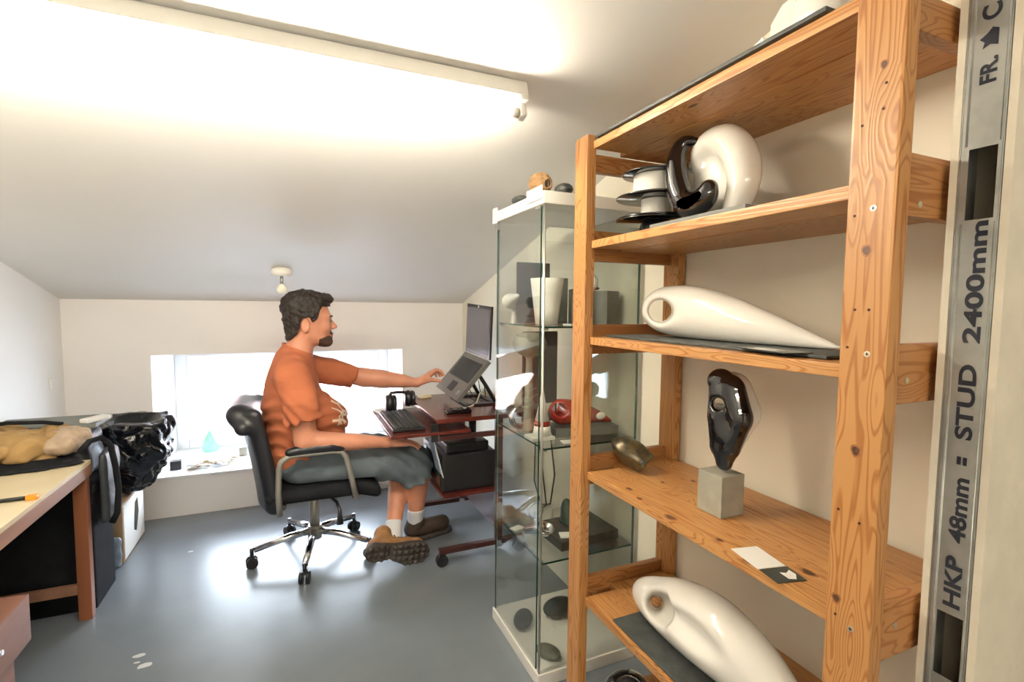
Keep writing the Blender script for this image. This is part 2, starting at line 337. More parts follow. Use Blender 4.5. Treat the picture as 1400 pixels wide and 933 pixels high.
def nets(fn, lo, hi, h, pad=1.6, blur=0):
    lo = np.array(lo, float); hi = np.array(hi, float); B = 6
    n = (np.ceil((hi-lo)/h/B).astype(int))*B
    nb = n//B
    ax = [lo[i]+(np.arange(nb[i])+.5)*B*h-.5*h for i in range(3)]
    g = np.stack(np.meshgrid(*ax, indexing='ij'), -1).reshape(-1, 3).astype(np.float32)
    cd = fn(g).reshape(nb); keep = np.abs(cd) < B*h*0.87*pad+h
    D = np.repeat(np.repeat(np.repeat(cd, B, 0), B, 1), B, 2).astype(np.float32)
    K = np.argwhere(keep); o = np.stack(np.meshgrid(*[np.arange(B)]*3, indexing='ij'), -1).reshape(-1, 3)
    idx = (K[:, None, :]*B+o[None]).reshape(-1, 3)
    vals = np.empty(len(idx), np.float32); lo32 = lo.astype(np.float32)
    for s in range(0, len(idx), 400000):
        e = idx[s:s+400000]; vals[s:s+400000] = fn(lo32+e.astype(np.float32)*np.float32(h))
    D[idx[:, 0], idx[:, 1], idx[:, 2]] = vals
    for _ in range(blur):
        for i in range(3):
            a = [slice(None)]*3; b = [slice(None)]*3; c_ = [slice(None)]*3; a[i] = slice(0, -2); b[i] = slice(1, -1); c_[i] = slice(2, None)
            E_ = D.copy(); E_[tuple(b)] = .25*D[tuple(a)]+.5*D[tuple(b)]+.25*D[tuple(c_)]; D = E_
    S = D < 0
    c = np.zeros(tuple(n-1), np.int8)
    for i in (0, 1):
        for j in (0, 1):
            for k in (0, 1): c += S[i:n[0]-1+i, j:n[1]-1+j, k:n[2]-1+k]
    act = (c > 0) & (c < 8); cells = np.argwhere(act); vid = -np.ones(act.shape, np.int32); vid[act] = np.arange(len(cells))
    acc = np.zeros((len(cells), 3)); cnt = np.zeros(len(cells))
    cor = [(i, j, k) for i in (0, 1) for j in (0, 1) for k in (0, 1)]
    for a in cor:
        for ax_ in range(3):
            if a[ax_] == 0:
                b = list(a); b[ax_] = 1
                da = D[tuple((cells+a).T)]; db = D[tuple((cells+b).T)]; cr = (da < 0) != (db < 0)
                t = np.where(cr, da/np.where(cr, da-db, 1), 0); p = np.tile(np.array(a, float), (len(cells), 1)); p[:, ax_] = t
                acc += p*cr[:, None]; cnt += cr
    vt = lo+(cells+acc/cnt[:, None])*h
    F_ = []
    for ax_ in range(3):
        u, v = (ax_+1) % 3, (ax_+2) % 3
        sl0 = [slice(None)]*3; sl1 = [slice(None)]*3; sl0[ax_] = slice(0, -1); sl1[ax_] = slice(1, None)
        A = S[tuple(sl0)]; Bs = S[tuple(sl1)]; ed = np.argwhere(A != Bs)
        ed = ed[(ed[:, u] > 0) & (ed[:, v] > 0) & (ed[:, u] < n[u]-1) & (ed[:, v] < n[v]-1)]
        if not len(ed): continue
        fl = A[tuple(ed.T)]
        def q(du, dv):
            e = ed.copy(); e[:, u] -= du; e[:, v] -= dv; return vid[tuple(e.T)]
        Q = np.stack([q(1, 1), q(0, 1), q(0, 0), q(1, 0)], 1); Q[~fl] = Q[~fl][:, ::-1]; F_.append(Q)
    Fq = np.concatenate(F_); Fq = Fq[(Fq >= 0).all(1)]
    me = bpy.data.meshes.new('net'); me.vertices.add(len(vt)); me.vertices.foreach_set('co', vt.astype(np.float32).ravel())
    me.loops.add(len(Fq)*4); me.loops.foreach_set('vertex_index', Fq.astype(np.int32).ravel())
    me.polygons.add(len(Fq)); me.polygons.foreach_set('loop_start', np.arange(0, len(Fq)*4, 4, dtype=np.int32))
    me.update(calc_edges=True); me.validate(); return me
def organic(name, fn, lo, hi, h, mt, parent=None, blur=1, **k):
    return finish(name, nets(fn, lo, hi, h, blur=blur), mt, parent, smooth=True, **k)

# ================================================================= SETTING
XL, XR, YB = -1.187, 1.148, 3.545
SL = 0.2716
def cz(y): return 1.321+SL*(YB-y)
YR = 0.15                               # ridge line
def struct(g, name, mt): return g.out(name, mt, kind='structure')
struct(G().box(XL-.3, 4.2, -3.2, YB+.9, -.1, 0), 'floor', 'floor')
YF = -2.6
zr = cz(YR); zf = zr-SL*(YR-YF)
g = G(); g.poly([(XL-.3, YB+.3, cz(YB+.3)), (XL-.3, YR, zr), (XL-.3, YF-.2, zf-.05), (XL-.3, YF-.2, zf+.1), (XL-.3, YR, zr+.15), (XL-.3, YB+.3, cz(YB+.3)+.15)], (4.8, 0, 0)); struct(g, 'ceiling', 'ceiling')
WX0, WX1, WZ0, WZ1 = -.779, .701, .256, .993
g = G(); TH = .68
g.box(XL-.2, WX0, YB, YB+TH, 0, 1.6); g.box(WX1, XR+.2, YB, YB+TH, 0, 1.6); g.box(WX0, WX1, YB, YB+TH, 0, WZ0-.012); g.box(WX0, WX1, YB, YB+TH, WZ1, 1.6)
struct(g, 'wall_back', 'wall')
struct(G().box(XL-.2, XL, YF, YB, 0, 2.5), 'wall_left', 'wall_white')
struct(G().box(XR, XR+.2, .43, YB, 0, 2.5), 'wall_right', 'wall_warm')
struct(G().box(XL-.2, 3.4, YF-.2, YF, 0, 2.6), 'wall_front', 'wall')
struct(G().box(3.3, 3.5, YF, .44, 0, 2.6), 'wall_side', 'wall')
# partition stub beside the shelves: plasterboard both sides of a steel stud
struct(G().box(.893, 3.3, .3605, .3705, 0, 2.6), 'wall_partition', 'plaster')
struct(G().box(.893, XR, .4225, .4325, 0, 2.6).box(XR, 3.3, .4225, .4325, 0, 2.6), 'wall_partition', 'plaster')
# window
struct(G().box(WX0-.0, WX1, YB-.02, YB+TH-.02, WZ0-.012, WZ0, .003), 'trim_1', 'sill')
yw = YB+TH-.06
fr = G(); t = .075
fr.box(WX0, WX0+t, yw, yw+.07, WZ0, WZ1, .006).box(WX1-t, WX1, yw, yw+.07, WZ0, WZ1, .006).box(WX0+t, WX1-t, yw, yw+.07, WZ0, WZ0+.06, .006).box(WX0+t, WX1-t, yw, yw+.07, WZ1-.07, WZ1, .006)
win = struct(fr, 'window_1', 'upvc')
g = G(); a0, a1, b0, b1 = WX0+t+.003, WX1-t-.003, WZ0+.063, WZ1-.073; s_ = .05
g.box(a0, a0+s_*2.1, yw-.02, yw+.045, b0, b1, .006).box(a1-s_, a1, yw-.02, yw+.045, b0, b1, .006).box(a0+s_*2.1, a1-s_, yw-.02, yw+.045, b0, b0+s_, .006).box(a0+s_*2.1, a1-s_, yw-.02, yw+.045, b1-s_, b1, .006)
g.out('sash', 'upvc', win)
G().box(a0+s_*2.1-.01, a1-s_+.01, yw+.015, yw+.02, b0+s_-.01, b1-s_+.01).out('pane', 'wglass', win)
# outside: pale brick house over the way, paving far below
hs = thing('brick_house', 'pale pink brick house seen faintly through the window', 'building', (0, 14, -3))
G().box(-6, 5, 14, 18, -3, 2.4).out('wall', 'brick', hs)
G().poly([(-6.3, 13.7, 2.4), (-6.3, 18.3, 2.4), (-6.3, 16, 4.2)], (11.6, 0, 0)).out('roof', 'slate_grey', hs)
G().box(-40, 40, YB+.9, 60, -3.1, -3).out('ground_outside', 'ground_out', kind='structure')
# pipe clip on left wall, faint
g = G(); g.box(XL, XL+.012, 3.36, 3.40, .84, .90, .003); g.out('wall_socket', 'wall_white', label='tiny white switch plate low on the left wall near the corner', cat='switch')
# floor specks
random.seed(9)
sp = thing('paint_splashes', 'pale paint splashes on the grey floor right of the workbench', 'paint mark', (-.5, 2.0, 0))
for (x, y, r) in ((-.548, 2.16, .012), (-.515, 2.09, .014), (-.525, 1.98, .011), (-.545, 2.12, .006), (-.52, 3.0, .008)):
    g = G(); pts = [(x+r*(1+.4*random.random())*math.cos(a_)*1.5, y+r*(.5+.4*random.random())*math.sin(a_)*1.4, .0002) for a_ in [k*math.pi/4 for k in range(8)]]
    g.poly(pts, (0, 0, .0006)); g.out('splash', 'speck', sp)

# ================================================================= CEILING LIGHTS
def batten(xc, y, slope, L, label):
    z = (cz(y) if slope > 0 else zr-SL*(YR-y))
    ang = -math.degrees(math.atan(SL))*slope; R = RX(ang)
    o = thing('fluorescent_light', label, 'light', (xc, y, z-.001), 'bare fluorescent battens on the ceiling')
    def T(g):
        for v in g.b.verts: v.co = R@(v.co-Vector((xc, y, z)))+Vector((xc, y, z))
        return g
    g = G(); g.box(xc-L/2, xc+L/2, y-.032, y+.032, z-.048, z-.003, .006); T(g).out('housing', 'lamp', o)
    for sgn in (-1, 1):
        g = G(); x = xc+sgn*(L/2-.012); g.box(x-.012, x+.012, y-.03, y+.03, z-.06, z-.046, .004); g.box(x-.009, x+.009, y-.016, y+.016, z-.098, z-.055, .006)
        T(g).out('lamp_holder', 'lamp', o)
        g = G(); g.cyl((x-sgn*.012, y, z-.083), (x-sgn*.032, y, z-.083), .0135); T(g).out('end_cap', 'lamp', o)
    g = G(); g.cyl((xc-L/2+.045, y, z-.083), (xc+L/2-.045, y, z-.083), .013); T(g).out('tube', 'tube', o)
batten(-.165, 1.335, 1, 1.55, 'long bare fluorescent batten on the sloping ceiling above the room')
batten(-.2, -1.55, -1, 1.55, 'added unseen fluorescent batten behind the viewer for fill light')  # added out of view to fill the near side with light
pd = thing('ceiling_lamp', 'small white batten lamp with a bare bulb above the seated man', 'light', (-.055, 2.95, cz(2.95)))
zc = cz(2.95)
g = G().lathe((-.055, 2.95, zc), [(.05, .012), (.052, -.012), (.047, -.03), (.02, -.033)]); g.out('rose', 'lamp', pd)
G().cyl((-.055, 2.95, zc-.03), (-.055, 2.95, zc-.075), .008).out('holder', 'satin', pd)
G().lathe((-.055, 2.95, zc-.098), [(.008, .026), (.016, .02), (.026, .004), (.027, -.008), (.02, -.022), (.006, -.029)]).out('bulb', 'bulb', pd)

# ================================================================= PINE SHELVING UNIT
PX0, PX1 = .772, .802; BX0, BX1 = 1.112, 1.142
yn0, yn1, yf0, yf1 = .434, .502, 1.243, 1.31
su_ = thing('shelving_unit', 'tall open pine shelving unit with knotty planks against the right wall', 'shelf', (.96, .87, 0))
for (x0, x1, y0, y1) in ((PX0, PX1, yn0, yn1), (PX0, PX1, yf0, yf1), (BX0, BX1, yf0, yf1), (BX0, BX1, yn0, yn1)):
    G().box(x0, x1, y0, y1, 0, 1.79 if y0 > 1 else 2.1 if False else 1.79+.13*(y0 < 1), .004).out('post', 'pineZ', su_)
# shelf heights (top faces)
SH = [1.772, 1.492, 1.214, .812, .425]
for zt in SH:
    xs = [.790, .905, 1.015, 1.128]
    sh = None
    for i in range(3):
        zz = 0.0006*(i % 2)
        G().box(xs[i]+.0008, xs[i+1]-.0008, yn1+.002 if i < 1 else yn0+.035, yf0-.002 if i < 1 else yf1-.035, zt-.022-zz, zt-zz, .002).out('plank', 'pineY', su_)
    # rungs at both ends carry the shelf
for zt in SH:
    up = .045 if zt < 1.7 else .0
    for (y0, y1) in ((yf0+.034, yf0+.056), (yn0+.01, yn0+.032)):
        G().box(PX1+.0005, BX0-.0005, y0, y1, zt-.055 if zt < 1.7 else zt-.075, zt+.035 if zt < 1.7 else zt-.0235 , .003).out('rung', 'pineX', su_)
for (z, yy) in ((1.505, .478), (1.425, .478), (1.225, .470), (1.225, .487), (.80, .452), (.79, .475)):
    pass
for (y, z, k) in ((.464, 1.447, 'screw'), (.490, 1.440, 'hole'), (.461, 1.235, 'screw'), (.490, 1.243, 'hole'), (.462, .812, 'screw'), (.486, .822, 'hole'), (.456, 1.62, 'hole'), (.458, 1.585, 'hole'), (.486, 1.57, 'hole'), (.482, 1.30, 'hole'), (.462, 1.30, 'hole'), (.458, .98, 'hole'), (.49, .99, 'hole')):
    g = G(); g.lathe((PX0, y, z), [(.0045 if k == 'screw' else .002, 0.001), (.0045 if k == 'screw' else .002, -.0008)], 14, 'X')
    s = g.out('screw' if k == 'screw' else 'screw_hole', 'screw' if k == 'screw' else 'hole', su_)
    if k == 'screw':
        G().box(PX0-.0014, PX0-.0007, y-.0026, y+.0026, z-.0006, z+.0006).box(PX0-.0014, PX0-.0007, y-.0006, y+.0006, z-.0026, z+.0026).out('cross_slot', 'hole', s)
M['knot'] = mat('dark_knot', (0.09, 0.035, 0.014), 0.5, var=.4, vscale=150)
M['knot_ring'] = mat('knot_ring', (0.30, 0.115, 0.035), 0.45, var=.2, vscale=150)
def knot(c, n_, r, st):
    # flush elliptical branch knot: st stretches it along the grain
    for k_, (q, mm, e) in enumerate(((1.35, 'knot_ring', .0002), (.9, 'knot', .0005))):
        pts = []
        for i in range(14):
            a = 2*math.pi*i/14; rr = r*q*(1+.1*math.sin(3*a+c[1]*40))
            pts.append((c[0]-e, c[1]+rr*math.cos(a), c[2]+st*rr*math.sin(a)) if n_ == 'X' else (c[0]+rr*math.cos(a), c[1]+st*rr*math.sin(a), c[2]+e))
        G().poly(pts, (.0002, 0, 0) if n_ == 'X' else (0, 0, -.0002)).out('knot', mm, su_)
for (y, z), r in zip([(0.46, 1.647), (0.47, 1.387), (0.469, 1.088), (0.486, 0.848)], (.0042, .0058, .0062, .0055)): knot((PX0, y, z), 'X', r, 1.2)
for (x, y), r in zip([(0.82, 1.078), (0.803, 1.012), (0.797, 0.89), (0.815, 0.76), (0.797, 0.671), (0.867, 0.599), (1.028, 1.06), (0.939, 1.084)], (.006, .005, .0085, .005, .006, .008, .005, .004)): knot((x, y, SH[3]), 'Z', r, 1.7)
for (x, z) in ((.845, 1.455), (.84, 1.195), (.85, .81)):
    G().lathe((x, yn0+.0095, z), [(.0045, 0.0), (.0045, -.001)], 14, 'Y').out('screw', 'screw', su_)

# ================================================================= STEEL STUD
st = thing('metal_stud', 'galvanised steel wall stud with printed black lettering and punched holes', 'stud', (.91, .396, 0))
ya, yb, xs_ = .3715, .4215, .893
g = G()
holes = [(.745, .845), (1.43, 1.53), (.12, .22), (2.05, 2.15)]
zz = [0]
for a, b in sorted(holes): zz += [a, b]
zz.append(2.35)
for i in range(0, len(zz), 2): g.box(xs_, xs_+.0012, ya+.002, yb-.002, zz[i], zz[i+1])
hy0, hy1 = .378, .4105
for a, b in holes: g.box(xs_, xs_+.0012, ya+.002, hy0, a, b); g.box(xs_, xs_+.0012, hy1, yb-.002, a, b)
g.out('web', 'steel', st)
for y in (ya, yb-.0015): G().box(xs_-.0002, xs_+.045, y, y+.0015, 0, 2.35).out('flange', 'steel', st)
for y in (ya+.0045, yb-.0065, hy1+.003): G().cyl((xs_+.0006, y, 0), (xs_+.0006, y, 1.425), .0011, n=8).cyl((xs_+.0006, y, 1.535), (xs_+.0006, y, 2.35), .0011, n=8).out('rib', 'steel', st)
G().box(xs_+.11, xs_+.112, ya+.001, yb-.001, 0, 2.35).out('cavity_shade_sheet', 'dark', st)  # added black sheet, stands in for shade behind the punched holes
def text(s, y, z0, z1, h, name='lettering', parent=st, mt='letter'):
    cu = bpy.data.curves.new('t', 'FONT'); cu.body = s; cu.extrude = .0002; cu.offset = .03; cu.size = 1
    o = bpy.data.objects.new('t', cu); C.objects.link(o); bpy.context.view_layer.update()
    me = bpy.data.meshes.new_from_object(o.evaluated_get(bpy.context.evaluated_depsgraph_get()))
    bpy.data.objects.remove(o)
    xs = [v.co.x for v in me.vertices]; ys = [v.co.y for v in me.vertices]; x0, x1, y0, y1 = min(xs), max(xs), min(ys), max(ys)
    for v in me.vertices:
        v.co = Vector((xs_-.0006-(0.0002 if v.co.z > 0 else 0), y+((v.co.y-y0)/(y1-y0)-.5)*h, z0+(v.co.x-x0)/(x1-x0)*(z1-z0)))
    return finish(name, me, mt, parent)
text('HKP', .3935, .857, .935, .021); text('48mm', .3925, .957, 1.055, .021); text('=', .393, 1.074, 1.086, .012)
text('STUD', .3935, 1.112, 1.222, .021); text('2400mm', .3925, 1.253, 1.427, .021); text('FR.', .3945, 1.617, 1.652, .019); text('C', .395, 1.703, 1.724, .022)
g = G(); g.poly([(xs_-.0008, .395+a, 1.678+b) for a, b in ((-.009, -.012), (-.009, .01), (-.002, .014), (.004, .007), (.012, .002), (.006, -.004), (.008, -.012), (0, -.008))], (.0004, 0, 0)); g.out('flame_mark', 'letter', st)

# ================================================================= GLASS CABINET
CX0, CX1, CY0, CY1 = .738, 1.140, 1.442, 1.868
cb = thing('display_cabinet', 'tall narrow glass display cabinet behind the pine shelves', 'cabinet', (.94, 1.655, 0))
G().box(CX0, CX1, CY0, CY1, 0, .045, .004).out('base_board', 'cabwhite', cb)
G().box(CX0, CX1, CY0, CY1, 1.632, 1.672, .003).out('top_board', 'cabwhite', cb)
G().box(CX0-.008, CX0, CY1-.03, CY1+.006, 1.625, 1.685, .003).out('hinge_block', 'cabwhite', cb)
th = .005
G().box(CX0+.004, CX0+.004+th, CY0+.03, CY1-.02, .05, 1.628).out('door', 'glass', cb)
d = G().box(CX0+.006, CX1-.006, CY0+.004, CY0+.004+th, .046, 1.631).out('side_pane', 'glass', cb)
G().box(CX0+.006, CX1-.006, CY1-.004-th, CY1-.004, .046, 1.631).out('side_pane', 'glass', cb)
G().box(CX1-.006-th, CX1-.006, CY0+.012, CY1-.012, .046, 1.631).out('back_pane', 'glass', cb)
G().box(CX0+.004, CX0+.004+th, CY0+.0285, CY0+.0298, .05, 1.628).out('door_edge', 'gedge', cb)
G().box(CX0+.004, CX0+.009, CY1-.0195, CY1-.018, .05, 1.628).out('door_edge', 'gedge', cb)
G().cyl((CX0+.008, CY0+.008, .046), (CX0+.008, CY0+.008, 1.631), .0035, n=8).cyl((CX0+.008, CY0+.016, .046), (CX0+.008, CY0+.016, 1.631), .0022, n=8).out('corner_strip', 'alu', cb)
G().cyl((CX0+.012, CY1-.012, .046), (CX0+.012, CY1-.012, 1.631), .004, n=8).out('corner_strip', 'alu', cb)
G().cyl((CX1-.014, CY0+.012, .046), (CX1-.014, CY0+.012, 1.631), .004, n=8).out('corner_strip', 'gedge', cb)
G().box(CX0-.004, CX0+.012, CY1-.03, CY1-.012, 1.598, 1.63, .003).out('hinge', 'chrome', cb)
G().box(CX0-.002, CX0+.012, CY0+.03, CY0+.06, 1.618, 1.63, .003).out('hinge', 'alu', cb)
GS = [1.236, .828, .432]
for z in GS:
    s = G().box(CX0+.02, CX1-.014, CY0+.014, CY1-.014, z-.006, z).out('glass_shelf', 'glass', cb)
    G().box(CX0+.0185, CX0+.0198, CY0+.014, CY1-.014, z-.006, z).box(CX0+.02, CX1-.014, CY0+.0122, CY0+.0138, z-.006, z).out('shelf_edge', 'gedge', s)
    for (x, y) in ((CX0+.024, CY0+.019), (CX1-.02, CY0+.019), (CX0+.024, CY1-.02), (CX1-.02, CY1-.02)):
        G().box(x-.008, x+.006, y-.006, y+.006, z-.012, z-.0065, .001).out('shelf_clip', 'alu', s)
G().box(CX0-.0045, CX0-.001, 1.452, 1.565, 1.648, 1.690, .0005).out('label_strip', 'paper', cb)

# ---- things on top of the cabinet
pc = thing('pine_cone', 'brown ridged pine cone on top of the glass cabinet', 'pine cone', (.775, 1.545, 1.673))
random.seed(3)
def scales(c, r, L, ax, rows, mt, parent):
    ax = Vector(ax).normalized(); o = ax.orthogonal().normalized(); q = ax.cross(o); n = 0
    for i in range(rows):
        t_ = (i+.5)/rows; rr = r*math.sin(math.pi*min(.97, .12+.86*t_))**.7
        for k in range(9):
            a = 2*math.pi*(k+.5*(i % 2))/9; dr = o*math.cos(a)+q*math.sin(a); p = Vector(c)+ax*(t_-.5)*L+dr*rr
            g = G(); tdir = ax.cross(dr); up = (dr*.75+ax*.65).normalized()
            g.poly([p-tdir*r*.26-up*r*.3, p+tdir*r*.26-up*r*.3, p+tdir*r*.2+up*r*.2, p-tdir*r*.2+up*r*.2], up.cross(tdir).normalized()*r*.1)
            g.out('scale', mt, parent); n += 1
organic('core', lambda P: ell(P, (.775, 1.545, 1.713), (.022, .034, .022)), (.73, 1.49, 1.68), (.82, 1.6, 1.75), .004, 'suede_d', pc)
scales((.775, 1.545, 1.716), .034, .085, (-.2, 1, .15), 7, 'cone', pc)
def pebble(name, c, r, mt, label, cat='stone', rz=0, wob=.12, h=None, group=None, R=None):
    ct = math.cos(math.radians(rz)); sn = math.sin(math.radians(rz)); RR = R or [[ct, -sn, 0], [sn, ct, 0], [0, 0, 1]]
    mx = max(r)*1.35; f = lambda P: ell(P, c, r, RR)+wob*min(r)*wav(P-V3(*c), 1.2/max(r), c[0]*9)
    return organic(name, f, [c[i]-mx for i in range(3)], [c[i]+mx for i in range(3)], h or max(r)/14, mt, org=(c[0], c[1], c[2]-r[2]), label=label, cat=cat, group=group)
pebble('stone', (.765, 1.685, 1.688), (.03, .045, .0155), 'stone', 'dark flat stone left of the pine cone on the cabinet top', wob=.08)
pebble('stone', (.83, 1.62, 1.690), (.032, .03, .017), 'stone', 'rounded dark stone just behind the pine cone on the cabinet top', wob=.08)
pebble('stone', (.835, 1.49, 1.692), (.03, .035, .02), 'stone', 'dark stone on the cabinet top beside the left pine post', wob=.08)
pebble('stone', (.935, 1.52, 1.690), (.04, .03, .018), 'stone', 'dark pointed stone on the cabinet top seen right of the pine post', wob=.1)

# ---- cabinet contents
Z1, Z2, Z3, Z0 = GS[0]+.0005, GS[1]+.0005, GS[2]+.0005, .0455
def block(name, x, y, z0, sx, sy, sz, mt, label, cat, rz=0, bev=.002, group=None):
    g = G(); g.box(x-sx/2, x+sx/2, y-sy/2, y+sy/2, z0, z0+sz, bev, RZ(rz)); return g.out(name, mt, org=(x, y, z0), label=label, cat=cat, group=group)
block('dark_panel', .86, 1.765, Z1, .14, .012, .235, 'darkgrey', 'dark grey square panel standing behind the white cup on the top glass shelf', 'panel')
g = G().lathe((.835, 1.60, Z1), [(.02, 0), (.040, .001), (.046, .05), (.056, .13), (.060, .165), (.056, .165), (.050, .12), (.04, .04), (.03, .008)], 36)
g.out('vase', 'matt_white', org=(.835, 1.60, Z1), label='tapered white vase on the top glass shelf of the cabinet', cat='vase')
def fbird(P):
    d = chain(P, [(.80, 1.815, Z1+.06, .012), (.775, 1.80, Z1+.085, .03), (.765, 1.70, Z1+.105, .008)], .02); d = su(d, cap(P, (.80, 1.815, Z1+.003), (.80, 1.815, Z1+.06), .012, .008), .01); return d
organic('abstract_sculpture', fbird, (.72, 1.67, Z1-.01), (.85, 1.86, Z1+.15), .004, 'matt_white', org=(.80, 1.815, Z1), label='small pointed white sculpture left of the vase on the top glass shelf', cat='sculpture')
block('stone_block', .935, 1.72, Z1, .075, .06, .175, 'slate_grey', 'tall grey block behind the vase on the top glass shelf', 'block', 8)
block('stone_block', .965, 1.60, Z1, .06, .05, .13, 'slate_grey', 'small sloping grey block beside the pine post on the top glass shelf', 'block', -15)
block('stone_block', 1.075, 1.585, Z1, .075, .07, .125, 'slate_grey', 'squat dark grey block right of the pine post on the top glass shelf', 'block', 20)
organic('abstract_sculpture', lambda P: ss(ell(P, (1.02, 1.60, Z1+.155), (.03, .02, .035)), ell(P, (1.0, 1.59, Z1+.165), (.022, .02, .028)), .004), (.96, 1.55, Z1+.09), (1.08, 1.65, Z1+.21), .003, 'gloss_white', org=(1.02, 1.6, Z1+.12), label='curled white form with a red inside resting on the grey blocks', cat='sculpture')
pebble('abstract_sculpture', (1.025, 1.605, Z1+.135), (.034, .02, .0085), 'red', 'red dish shape under the curled white form on the grey blocks', 'sculpture', wob=.05)
block('white_card', .90, 1.50, Z1, .08, .05, .006, 'paper', 'thick white card at the front of the top glass shelf', 'card', 5)
# second shelf
pn = thing('framed_panel', 'dark framed panel leaning at the back of the second glass shelf', 'panel', (.93, 1.82, Z2))
G().box(.845, 1.0, 1.815, 1.83, Z2, .865+.335, .002).out('board', 'darkgrey', pn)
G().box(.95, .99, 1.8135, 1.8148, Z2+.03, Z2+.075).out('label_card', 'paper', pn)
def fsw(P):
    d = chain(P, [(.85, 1.72, 1.155, .045), (.80, 1.70, 1.165, .05), (.765, 1.68, 1.205, .018)], .02); d = ss(d, ell(P, (.80, 1.68, 1.215), (.06, .05, .03)), .01)
    return su(d, cap(P, (.82, 1.71, Z2+.0), (.82, 1.71, 1.12), .022, .012), .02)
organic('abstract_sculpture', fsw, (.73, 1.6, Z2-.01), (.92, 1.8, 1.235), .005, 'concrete', org=(.82, 1.71, Z2), label='pale grey bowl shaped form on a stem in the second tier of the cabinet', cat='sculpture')
cn = thing('cone_sculpture', 'slim white cone sculpture with a red band on the middle glass shelf', 'sculpture', (.80, 1.575, Z2))
G().box(.755, .845, 1.54, 1.61, Z2, Z2+.012, .002).out('foot', 'matt_white', cn)
G().lathe((.81, 1.575, Z2+.012), [(.034, 0), (.029, .035)], 24).out('lower_cone', 'matt_white', cn)
G().lathe((.81, 1.575, Z2+.0472), [(.029, 0), (.026, .018)], 24).out('red_band', 'red', cn)
G().lathe((.81, 1.575, Z2+.0655), [(.026, 0), (.012, .065), (.009, .08), (.002, .12)], 24).out('upper_cone', 'matt_white', cn)
g = G(); g.tube([(.79+.036*math.cos(a), 1.72, Z2+.048+.036*math.sin(a)) for a in [k*math.pi/12 for k in range(25)]], .0115, 10, False)
g.out('chrome_ring', 'chrome', org=(.79, 1.72, Z2), label='thick polished ring standing behind the cone on the middle glass shelf', cat='ring')
block('stone_slab', .99, 1.60, Z2, .25, .11, .032, 'slate_grey', 'grey slab under the red fish shaped form on the middle glass shelf', 'slab', -8)
def fred(P):
    d = chain(P, [(.895, 1.59, Z2+.088, .048), (.96, 1.59, Z2+.082, .045), (1.04, 1.585, Z2+.062, .026), (1.105, 1.575, Z2+.04, .006)], .02)
    return ss(d, cap(P, (.87, 1.50, Z2+.10), (.885, 1.62, Z2+.10), .022), .006)
organic('abstract_sculpture', fred, (.83, 1.52, Z2+.02), (1.13, 1.66, Z2+.16), .0045, 'red', org=(.97, 1.59, Z2+.033), label='glossy red elongated form with a round hole on the middle glass shelf', cat='sculpture')
pebble('abstract_sculpture', (1.025, 1.525, Z2+.075), (.02, .007, .014), 'gloss_white', 'small white oval set at the side of the red form', 'sculpture', wob=.0)
block('white_card', .885, 1.49, Z2, .075, .045, .003, 'paper', 'white label card at the front edge of the middle glass shelf', 'card', -10)
# third shelf
block('stone_slab', .975, 1.60, Z3, .25, .19, .035, 'slate', 'wide dark slab on the lowest glass shelf', 'slab', 3)
block('white_card', .90, 1.535, Z3+.0355, .06, .04, .006, 'paper', 'small white card on the wide dark slab in the cabinet', 'card', -18)
organic('abstract_sculpture', lambda P: si(cap(P, (.97, 1.63, Z3+.035), (.955, 1.64, Z3+.11), .05, .02)+.003*wav(P, 60), half(P, (0, 0, Z3+.036), (0, 0, -1)), .004), (.88, 1.55, Z3+.02), (1.05, 1.72, Z3+.16), .0045, 'greenstone', org=(.97, 1.63, Z3+.036), label='dark green glazed lump on the wide dark slab in the cabinet', cat='sculpture')
organic('abstract_sculpture', lambda P: ss(cap(P, (.80, 1.66, Z3+.022), (.845, 1.60, Z3+.05), .02, .034), ell(P, (.845, 1.59, Z3+.075), (.035, .04, .04)), .006), (.76, 1.54, Z3-.005), (.90, 1.71, Z3+.11), .0045, 'chrome', org=(.82, 1.63, Z3), label='small silver scooped form on the lowest glass shelf', cat='sculpture')
g = G(); g.tube([(.85+.03*math.cos(a), 1.70, Z3+.075+.03*math.sin(a)) for a in [k*math.pi/10 for k in range(21)]], .005, 8, False).cyl((.85, 1.70, Z3), (.85, 1.70, Z3+.046), .006)
g.out('wire_loop', 'alu', org=(.85, 1.7, Z3), label='thin metal loop on a stem behind the silver form', cat='loop')
block('white_card', .785, 1.73, Z3, .05, .035, .004, 'paper', 'white card at the left end of the lowest glass shelf', 'card', 20)
# base
pebble('stone', (.808, 1.715, Z0+.022), (.038, .062, .022), 'stone', 'large dark oval stone at the back left of the cabinet floor', rz=-35, wob=.06)
pebble('stone', (.815, 1.515, Z0+.018), (.034, .05, .018), 'stone2', 'grey green oval pebble at the front of the cabinet floor', rz=30, wob=.06)
pebble('stone', (.97, 1.72, Z0+.03), (.07, .05, .03), 'stone', 'broad dark stone half hidden behind the pine post on the cabinet floor', rz=10, wob=.08)

# ================================================================= THINGS ON THE PINE SHELVES
S1, S2, S3, S4, S5 = [z+.0008 for z in SH]
